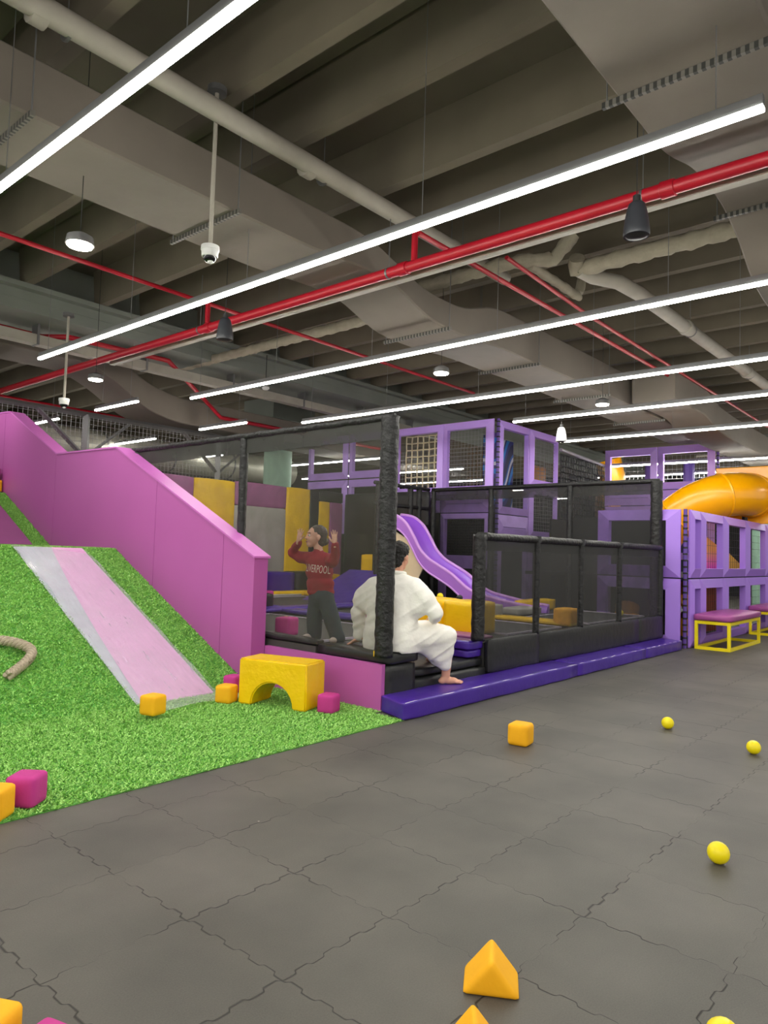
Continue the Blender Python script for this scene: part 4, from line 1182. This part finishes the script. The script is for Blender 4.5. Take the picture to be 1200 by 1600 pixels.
# coloured pieces inside the block
def pink_mat():
    m = bpy.data.materials.new('pink_orange_board'); m.use_nodes = True
    nt = m.node_tree; b = nt.nodes['Principled BSDF']
    tc = nt.nodes.new('ShaderNodeTexCoord'); sp = nt.nodes.new('ShaderNodeSeparateXYZ'); nt.links.new(tc.outputs['Object'], sp.inputs[0])
    r = nt.nodes.new('ShaderNodeValToRGB'); nt.links.new(sp.outputs['Z'], r.inputs['Fac'])
    r.color_ramp.elements[0].position = .12; r.color_ramp.elements[0].color = lin((255, 70, 220)) + (1,)
    r.color_ramp.elements[1].position = .5; r.color_ramp.elements[1].color = lin((255, 170, 90)) + (1,)
    nt.links.new(r.outputs[0], b.inputs['Base Color'])
    return m
solo('sloping_board', MB().prism([(14.9, 4.45, 1.22), (16.55, 4.45, 1.22), (16.55, 4.45, 1.72), (14.9, 4.45, 2.08)], (0, .05, 0)), pink_mat(), 'pink and orange sloping board seen through the lilac block windows', 'board', smooth=False)
solo('sloping_board', MB().prism([(16.75, 4.5, 1.22), (18.6, 4.5, 1.22), (18.6, 4.5, 1.3), (16.75, 4.5, 1.78)], (0, .05, 0)), mat('ochre_board', (226, 170, 60), .5), 'ochre sloping board behind the third lilac block window', 'board', smooth=False)
solo('brown_panel', MB().box(15.0, 16.5, 4.5, 4.55, .05, 1.1), mat('rust_board', (150, 74, 40), .5), 'rust brown panel behind the lower lilac block window', 'board', smooth=False)
solo('chute_end', MB().tube([(14.25, 4.5, .1), (14.2, 4.5, .4), (14.25, 4.5, .75), (14.5, 4.55, 1.0)], .22, 16), mTube, 'orange yellow chute end behind the corner of the lilac block', 'slide')
solo('chute_end', MB().tube([(13.0, 5.2, .06), (13.05, 5.2, .35), (13.2, 5.25, .6)], .22, 14), mTube, 'yellow chute end behind the lilac block left face', 'slide')

# ---------------------------------------------------------------- yellow panel and tube slide
yp = thing('tube_slide', 'big yellow tube slide leaving a yellow panel above the lilac block', 'slide', (17.5, 4.4, 2.4))
m_ = MB().box(17.5, 17.6, 2.9, 4.9, 2.36, 3.66, .02)
f = obj('wall_panel', m_, mTube, yp, smooth=False)
mr_ = MB()
for (a, b) in ((3.0, 3.3),): mr_.box(17.47, 17.51, a, a + .03, 2.45, 3.5, .01)
for z in (2.55, 2.9, 3.25): mr_.tube([(17.49, 3.62, z), (17.49, 3.1, z + .3)], .015, 6)
obj('rib', mr_, mTube, f, smooth=False)
tp = [Vector(p) for p in ((17.55, 4.1, 2.98), (17.3, 4.1, 2.98), (17.0, 4.12, 2.98), (16.6, 4.3, 2.96), (16.3, 4.62, 2.87), (16.2, 5.08, 2.64), (16.15, 5.5, 2.27), (16.15, 5.75, 1.85), (16.15, 5.82, 1.4), (16.15, 5.84, 1.22))]
sm_ = []
for i in range(len(tp) - 1):
    p0 = tp[max(i - 1, 0)]; p1 = tp[i]; p2 = tp[i + 1]; p3 = tp[min(i + 2, len(tp) - 1)]
    for k_ in range(8):
        t_ = k_ / 8
        sm_.append(.5 * ((2 * p1) + (-p0 + p2) * t_ + (2 * p0 - 5 * p1 + 4 * p2 - p3) * t_ ** 2 + (-p0 + 3 * p1 - 3 * p2 + p3) * t_ ** 3))
obj('tube', MB().tube(sm_, .47, 36), mTube, yp, ang=40)
for q in (3, 12, 28, 44):
    obj('flange', MB().tube([sm_[q], sm_[q] + (sm_[q + 1] - sm_[q]).normalized() * .02, sm_[q] + (sm_[q + 1] - sm_[q]).normalized() * .05], [.475, .492, .475], 36), mTube, yp, ang=40)
obj('foot', MB().tube([(17.2, 4.2, 2.2), (17.2, 4.2, 2.6)], .06, 10), mBlackMetal, yp)

# ---------------------------------------------------------------- benches
def bench(x0, x1, y0, y1, h, lab):
    t = thing('bench', lab, 'bench', ((x0 + x1) / 2, (y0 + y1) / 2, 0), 'yellow framed benches by the lilac block')
    w = .05
    for x in (x0, x1 - w):
        for y in (y0, y1 - w):
            obj('leg', MB().box(x, x + w, y, y + w, 0.001, h - .12, .004, 1), mYelMetal, t, smooth=False)
    for z in (.001, h - .12 - w):
        for y in (y0, y1 - w): obj('side_rail', MB().box(x0 + w, x1 - w, y + .003, y + w - .003, z, z + w), mYelMetal, t, smooth=False)
        for x in (x0, x1 - w): obj('end_rail', MB().box(x + .003, x + w - .003, y0 + w, y1 - w, z, z + w), mYelMetal, t, smooth=False)
    obj('cushion', soft(x0 - .02, x1 + .02, y0 - .02, y1 + .02, h - .12, h, bev=.04, puff=.02, cuts=8), mBenchTop, t, ang=None)
bench(12.75, 14.75, 3.33, 3.9, .60, 'yellow framed bench with mauve cushion beside the lilac block corner')
bench(16.3, 18.3, 3.4, 3.9, .60, 'second yellow framed bench, cut off by the right edge')

# ---------------------------------------------------------------- people
from mathutils import noise
from mathutils.bvhtree import BVHTree
def fuse(mb, voxel, it=4, disp=None, loc=(0, 0, 0)):
    """one continuous surface grown over overlapping volumes; returns (verts, faces)"""
    me = bpy.data.meshes.new('tmp'); mb.bm.to_mesh(me); mb.bm.free()
    o = bpy.data.objects.new('tmp', me); COL.objects.link(o)
    r = o.modifiers.new('r', 'REMESH'); r.mode = 'VOXEL'; r.voxel_size = voxel
    s = o.modifiers.new('s', 'SMOOTH'); s.factor = .5; s.iterations = it
    dg = bpy.context.evaluated_depsgraph_get(); dg.update()
    e = o.evaluated_get(dg); m2 = bpy.data.meshes.new_from_object(e)
    nrm = [v.normal.copy() for v in m2.vertices]
    V = [v.co.copy() for v in m2.vertices]
    if disp: V = [v + n * disp(v, n) for v, n in zip(V, nrm)]
    F_ = [tuple(p.vertices) for p in m2.polygons]
    bpy.data.objects.remove(o); bpy.data.meshes.remove(me); bpy.data.meshes.remove(m2)
    return V, F_
def limb(mb, pts, rr, n=14, sq=None):
    mb.tube(pts, rr, n)
    for p, r in zip(pts, rr): mb.ball(p, r, 2)
def ell(mb, c, ax, rad):
    """ellipsoid with axes ax = (f, l, u)"""
    t = bmesh.new(); bmesh.ops.create_icosphere(t, subdivisions=3, radius=1)
    for v in t.verts:
        v.co = Vector(c) + ax[0] * v.co.x * rad[0] + ax[1] * v.co.y * rad[1] + ax[2] * v.co.z * rad[2]
    mb.absorb(t)
def frame3(f, u=(0, 0, 1)):
    f = Vector(f).normalized(); u = Vector(u); l = u.cross(f).normalized(); u = f.cross(l).normalized()
    return f, l, u
def head(mb, c, ax, s, neck_to, neck_r):
    f, l, u = ax; c = Vector(c)
    P_ = lambda a, b, d: c + (f * a + l * b + u * d) * s
    R3 = lambda *r: [v * s for v in r]
    ell(mb, P_(-.012, 0, .03), ax, R3(.097, .076, .088))
    ell(mb, P_(.028, 0, -.02), ax, R3(.064, .060, .083))
    ell(mb, P_(.050, 0, -.082), ax, R3(.036, .036, .030))
    ell(mb, P_(.090, 0, -.006), ax, R3(.014, .010, .030))
    ell(mb, P_(.102, 0, -.026), ax, R3(.014, .015, .011))
    ell(mb, P_(.080, 0, -.056), ax, R3(.014, .024, .006))
    ell(mb, P_(.077, 0, -.068), ax, R3(.014, .020, .006))
    ell(mb, P_(.074, 0, .034), ax, R3(.018, .048, .012))
    for k_ in (-1, 1):
        ell(mb, P_(.056, .034 * k_, -.032), ax, R3(.026, .024, .028))
        ell(mb, P_(-.006, .079 * k_, -.008), ax, R3(.020, .007, .031))
        ell(mb, P_(-.002, .084 * k_, -.006), ax, R3(.016, .006, .026))
    limb(mb, [P_(-.02, 0, -.05), Vector(neck_to)], [neck_r, neck_r * 1.12])
    return P_
def hand(mb, wrist, ax, s, spread=.16, curl=0.0, side=1):
    """ax: f = finger direction, l = thumb side, u = back of the hand"""
    f, l, u = ax; w = Vector(wrist)
    P_ = lambda a, b, d=0: w + (f * a + l * b + u * d) * s
    ell(mb, P_(.045, 0), ax, [.052 * s, .040 * s, .016 * s])
    limb(mb, [P_(-.03, 0), P_(.02, 0)], [.026 * s, .026 * s], 10)
    L = [.070, .080, .074, .058]
    for i in range(4):
        b = .030 - .020 * i; a_ = spread * (1.1 - i * .75)
        d = f * math.cos(a_) + l * math.sin(a_)
        p0 = P_(.075 - abs(i - 1.2) * .004, b)
        p1 = p0 + d * L[i] * .42 * s; d2 = (d - u * curl).normalized(); p2 = p1 + d2 * L[i] * .33 * s
        d3 = (d2 - u * curl).normalized(); p3 = p2 + d3 * L[i] * .25 * s
        limb(mb, [p0 - d * .03 * s, p0, p1, p2, p3], [.010 * s, .0095 * s, .009 * s, .0082 * s, .0068 * s], 8)
    p0 = P_(.015, .026); d = (f * .62 + l * .78 - u * .15).normalized()
    p1 = p0 + d * .035 * s; d = (f * .85 + l * .5 - u * curl).normalized(); p2 = p1 + d * .032 * s; p3 = p2 + d * .022 * s
    limb(mb, [p0, p1, p2, p3], [.013 * s, .011 * s, .010 * s, .008 * s], 8)
V3 = Vector

# --- seated adult in white, seen from behind
man = thing('person', 'seated person in a long white robe, barefoot, back to the camera, at the court opening', 'person', (5.55, 4.5, .535))
Fm, Lm, Um = frame3((.978, .206, 0))
hc = V3((5.515, 4.52, 1.445))
b_ = MB()
axh = frame3((.985, .17, -.10))
P_ = head(b_, hc, axh, 1.13, (5.495, 4.535, 1.22), .056)
# torso under the robe, arms, legs
limb(b_, [(5.47, 4.53, .72), (5.46, 4.54, .95), (5.475, 4.54, 1.10)], [.14, .12, .09])
sR, sL = V3((5.49, 4.31, 1.16)), V3((5.45, 4.79, 1.15))
limb(b_, [sL, (5.48, 4.55, 1.13), sR], [.065, .065, .065])
eR, wR = V3((5.60, 4.12, .92)), V3((5.83, 4.30, .85))
limb(b_, [sR, eR, wR], [.06, .045, .032])
eL, wL = V3((5.38, 4.93, .87)), V3((5.40, 4.94, .60))
limb(b_, [sL, eL, wL], [.06, .045, .032])
hipR, hipL = V3((5.5, 4.40, .66)), V3((5.5, 4.66, .66))
kR, kL = V3((5.97, 4.22, .66)), V3((6.02, 4.52, .69))
aR, aL = V3((6.015, 4.275, .235)), V3((6.14, 4.56, .42))
limb(b_, [hipR, kR], [.10, .07]); limb(b_, [kR, (5.99, 4.25, .45), aR], [.065, .06, .042])
limb(b_, [hipL, kL], [.10, .07]); limb(b_, [kL, (6.06, 4.55, .55), aL], [.065, .06, .042])
def foot(mb, a, d, zf):
    d = V3(d).normalized(); sd = V3((-d.y, d.x, 0)); a = V3(a)
    g = V3((a.x, a.y, zf))
    up = V3((0, 0, 1))
    limb(mb, [a, g + d * -.015 + up * .05], [.042, .042])
    ell(mb, g - d * .035 + up * .032, (d, sd, up), (.042, .036, .032))
    ell(mb, g + d * .05 + up * .034, (d, sd, up), (.085, .040, .036))
    ell(mb, g + d * .125 + up * .022, (d, sd, up), (.055, .046, .022))
    for i, (o_, l_) in enumerate(((.034, .198), (.014, .196), (-.004, .188), (-.020, .178), (-.034, .166))):
        limb(mb, [g + d * .13 + sd * o_ + up * .018, g + d * (l_ - .01) + sd * o_ * 1.08 + up * .014], [.015 if i == 0 else .010] * 2, 8)
foot(b_, aR, (.78, -.62, 0), .165)
foot(b_, aL, (.9, .1, 0), .345)
hand(b_, wL + V3((0, 0, .0)), frame3((-.15, .45, -.3), (0, .3, 1)), 1.12, spread=.14, curl=.18)
hand(b_, wR, frame3((.85, .5, -.15), (0, 0, 1)), 1.12, spread=.05, curl=.3)
obj('body', fuse(b_, .0085, 2), mSkin, man, ang=None)
# hair
h_ = MB()
for c_, r_ in (((-.024, 0, .052), (.103, .087, .090)), ((-.052, 0, .0), (.062, .074, .072)), ((-.062, 0, -.045), (.050, .064, .055)), ((.03, 0, .085), (.065, .066, .048))):
    ell(h_, P_(*c_), axh, [v * 1.13 for v in r_])
obj('hair', fuse(h_, .008, 2, lambda v, n: noise.noise(v * 55) * .010 + noise.noise(v * 120) * .004), mHair, man, ang=None)
obj('eye', MB().ball(P_(.082, .03, .008), .012, 2).ball(P_(.082, -.03, .008), .012, 2), mWhitePl, man)
# robe
r_ = MB()
AX = (Fm, Lm, Um)
def hull(mb, spheres, n=14):
    t = bmesh.new()
    for c, r in spheres:
        q = bmesh.new(); bmesh.ops.create_icosphere(q, subdivisions=2, radius=r)
        for v in q.verts: t.verts.new(v.co + Vector(c))
        q.free()
    res = bmesh.ops.convex_hull(t, input=list(t.verts))
    dead = [g for g in res['geom_interior'] if isinstance(g, bmesh.types.BMVert)]
    bmesh.ops.delete(t, geom=dead, context='VERTS')
    mb.absorb(t)
LV = [(.52, .215, .285, .015), (.60, .225, .295, .01), (.70, .215, .285, 0), (.82, .19, .265, -.01), (.94, .172, .258, -.02), (1.04, .160, .262, -.02), (1.12, .142, .258, -.005), (1.18, .120, .225, .01), (1.225, .100, .165, .02), (1.262, .088, .104, .03), (1.30, .076, .080, .037)]
rg = []
for z_, ra, rb, sh in LV:
    c_0 = V3((5.455, 4.545, z_)) + Fm * sh
    rg.append([c_0 + Fm * (ra * math.copysign(abs(math.cos(t)) ** .85, math.cos(t))) + Lm * (rb * math.copysign(abs(math.sin(t)) ** .85, math.sin(t))) for t in [2 * math.pi * k_ / 40 for k_ in range(40)]])
r_.loft(rg)
hull(r_, [((5.455, 4.50, 1.10), .13), (sR, .095), ((5.56, 4.175, 1.01), .085), ((5.48, 4.40, .92), .13)])
hull(r_, [((5.455, 4.58, 1.10), .13), (sL, .095), ((5.38, 4.91, .98), .08), ((5.43, 4.70, .92), .12)])
hull(r_, [((5.48, 4.54, 1.24), .075), (sR, .09), (sL, .09)])
limb(r_, [sR + V3((0, .05, -.01)), sR, (5.54, 4.20, 1.05), eR, V3((5.72, 4.22, .87)), wR], [.10, .098, .094, .084, .072, .06], 20)
limb(r_, [sL + V3((0, -.05, -.01)), sL, (5.39, 4.90, 1.02), eL, (5.40, 4.93, .74), wL + V3((0, 0, .03))], [.10, .10, .092, .082, .068, .055], 20)
hull(r_, [((5.50, 4.37, .66), .135), ((5.50, 4.72, .66), .125), (kR + V3((-.03, .0, .0)), .105), (kL + V3((-.02, 0, 0)), .10)])
hull(r_, [(kR + V3((-.04, .0, -.01)), .10), (kL + V3((-.06, -.05, -.01)), .095), ((5.97, 4.26, .375), .075), ((6.06, 4.35, .385), .07), ((5.86, 4.33, .43), .05)])
hull(r_, [((5.60, 4.34, .62), .09), (kR + V3((-.06, .0, -.02)), .095), ((5.93, 4.265, .40), .055), ((5.80, 4.30, .47), .05)])
# clip below the hem by leaving the ellipsoids short; folds run diagonally across back and lap
def folds(v, n):
    a = (v.x * .6 - v.y * .8) ; d = v.z - .6 * a
    w = 1 - abs(noise.noise(V3((a * 2.6, d * 11.0, v.x * 1.5)))) * 3.0
    w2 = noise.noise(V3((a * 5.0 + 3, d * 4.0, 5.1)))
    return w * .006 + w2 * .003
V_, F_ = fuse(r_, .010, 26, folds)
V_ = [V3((v.x, v.y, max(v.z, .538))) if (v.x < 5.62 and v.y > 4.33 and v.z < .538) else v for v in V_]
V_ = [V3((max(v.x, 5.20), v.y, v.z)) for v in V_]
robe = obj('robe', (V_, F_), mThobe, man, ang=None)
obj('collar', MB().tube([V3((5.495, 4.53, 1.285)) + (axh[0] * math.cos(a) * .082 + axh[1] * math.sin(a) * .078) for a in [2 * math.pi * i / 24 for i in range(25)]], .021, 8), mThobe, robe, ang=None)

# --- child pressing both hands against the netting
kid = thing('child', 'child in maroon sweater and dark trousers, both hands raised against the netting', 'person', (5.42, 5.5, .517))
axc = frame3((-.86, .42, .10), (0, 0, 1))
c_ = MB()
ch = V3((5.385, 5.60, 1.63))
Q_ = head(c_, ch, axc, 1.06, (5.42, 5.56, 1.42), .046)
limb(c_, [(5.43, 5.54, 1.05), (5.43, 5.56, 1.36)], [.09, .095])
cl, cr = V3((5.365, 5.70, 1.40)), V3((5.455, 5.425, 1.39))
el, er = V3((5.33, 5.90, 1.455)), V3((5.32, 5.255, 1.385))
wl, wr = V3((5.232, 5.705, 1.585)), V3((5.232, 5.155, 1.565))
limb(c_, [cl, (5.42, 5.56, 1.41), cr], [.05, .06, .05])
limb(c_, [cl, el, wl], [.042, .034, .024]); limb(c_, [cr, er, wr], [.042, .034, .024])
hand(c_, wl, frame3((-.03, -.28, 1), (1, 0, 0)), .92, spread=.26, side=1)
def frame3m(f, u):      # mirrored hand: thumb on the other side
    f, l, u = frame3(f, u); return f, -l, u
hand(c_, wr, frame3m((-.03, .10, 1), (1, 0, 0)), .92, spread=.24, side=-1)
fl, fr2 = V3((5.42, 5.60, .52)), V3((5.44, 5.27, .52))
hl_, hr_ = V3((5.43, 5.60, 1.0)), V3((5.43, 5.47, 1.0))
limb(c_, [hl_, (5.42, 5.60, .78), fl + V3((0, 0, .06))], [.07, .055, .035]); limb(c_, [hr_, (5.43, 5.38, .78), fr2 + V3((0, 0, .06))], [.07, .055, .035])
obj('body', fuse(c_, .0062, 2), mSkinC, kid, ang=None)
h_ = MB()
for cc, rr_ in (((-.026, 0, .048), (.096, .083, .084)), ((-.055, 0, .0), (.062, .074, .074)), ((-.055, 0, -.05), (.05, .066, .05)), ((-.10, 0, -.03), (.045, .04, .045))):
    ell(h_, Q_(*cc), axc, [v * 1.06 for v in rr_])
hair = obj('hair', fuse(h_, .008, 3, lambda v, n: noise.noise(v * 40) * .004), mHairB, kid, ang=None)
obj('hair_clip', MB().ball(Q_(-.05, -.075, .03), .012, 2).ball(Q_(-.03, -.078, .045), .010, 2), mWhitePl, hair)
for k_ in (-1, 1):
    e_ = obj('eye', MB().ball(Q_(.078, .030 * k_, .006), .0125, 2), mWhitePl, kid)
    obj('iris', MB().ball(Q_(.0845, .031 * k_, .006), .0075, 2), mHair, e_)
    obj('eyebrow', MB().tube([Q_(.088, .018 * k_, .030), Q_(.086, .034 * k_, .036), Q_(.074, .05 * k_, .030)], .004, 6), mHairB, kid)
obj('lips', MB().tube([Q_(.088, -.02, -.060), Q_(.096, 0, -.058), Q_(.088, .02, -.060)], .005, 6), mat('lip_red', (170, 90, 84), .5), kid)
s_ = MB()
AC = frame3((-.9, -.42, 0))
ell(s_, (5.425, 5.53, 1.04), AC, (.105, .155, .07))
ell(s_, (5.42, 5.54, 1.12), AC, (.112, .160, .12))
ell(s_, (5.415, 5.55, 1.25), AC, (.110, .158, .13))
ell(s_, (5.415, 5.56, 1.35), AC, (.098, .160, .10))
limb(s_, [cl, (5.42, 5.56, 1.42), cr], [.068, .07, .068])
limb(s_, [cl, (5.38, 5.83, 1.41), el, (5.30, 5.83, 1.51), wl + V3((.01, 0, -.015))], [.075, .068, .060, .050, .038])
limb(s_, [cr, (5.38, 5.33, 1.37), er, (5.30, 5.21, 1.46), wr + V3((.01, 0, -.015))], [.075, .068, .060, .050, .038])
limb(s_, [(5.41, 5.57, 1.40), (5.41, 5.575, 1.475)], [.075, .058])
V_, F_ = fuse(s_, .011, 5, lambda v, n: noise.noise(V3((v.x * 3, v.y * 9, v.z * 14))) * .009)
sw = obj('sweater', (V_, F_), mSweat, kid, ang=None)
bvh = BVHTree.FromPolygons(V_, F_)
cu = bpy.data.curves.new('txt', 'FONT'); cu.body = 'LIVERPOOL'; cu.align_x = 'CENTER'; cu.size = .1; cu.space_character = 1.08
to = bpy.data.objects.new('txt', cu); COL.objects.link(to)
dg = bpy.context.evaluated_depsgraph_get(); dg.update()
tm = bpy.data.meshes.new_from_object(to.evaluated_get(dg))
bt = bmesh.new(); bt.from_mesh(tm); bmesh.ops.subdivide_edges(bt, edges=[e for e in bt.edges if e.calc_length() > .012], cuts=3)
bmesh.ops.triangulate(bt, faces=bt.faces)
xs = [v.co.x for v in bt.verts]; W_ = max(xs) - min(xs)
for v in bt.verts:
    u = v.co.x / W_ * .27; h = v.co.y / .073 * .085
    q = V3((5.415, 5.55, 1.25 + h - u * .08)) + V3((.47, -.883, 0)) * u
    d = V3((.883, .47, 0))
    hit = bvh.ray_cast(q - d * .5, d)
    v.co = (hit[0] if hit[0] is not None else q - d * .1) - d * .005
bpy.data.objects.remove(to); bpy.data.meshes.remove(tm)
mt = MB(); mt.absorb(bt)
obj('chest_lettering', mt, mat('pale_print', (226, 200, 190), .7), sw, smooth=False)
t_ = MB()
limb(t_, [(5.43, 5.54, 1.03), (5.43, 5.53, .97)], [.115, .12])
limb(t_, [hl_, (5.42, 5.61, .78), fl + V3((.0, 0, .045))], [.095, .088, .078], 16)
limb(t_, [hr_, (5.43, 5.37, .78), fr2 + V3((.0, 0, .045))], [.095, .09, .085], 16)
V_, F_ = fuse(t_, .012, 4, lambda v, n: noise.noise(V3((v.x * 6, v.y * 10, v.z * 5))) * .012)
V_ = [V3((v.x, v.y, max(v.z, .53))) for v in V_]
obj('trousers', (V_, F_), mDenim, kid, ang=None)
for p, d in ((fl, (-1, .35, 0)), (fr2, (-1, -.2, 0))):
    d = V3(d).normalized(); sd = V3((-d.y, d.x, 0))
    f_ = MB(); ell(f_, p + d * .045 + V3((0, 0, .035)), (d, sd, V3((0, 0, 1))), (.10, .042, .036))
    obj('sock', f_, mat('pale_sock', (200, 186, 176), .9), kid, ang=None)
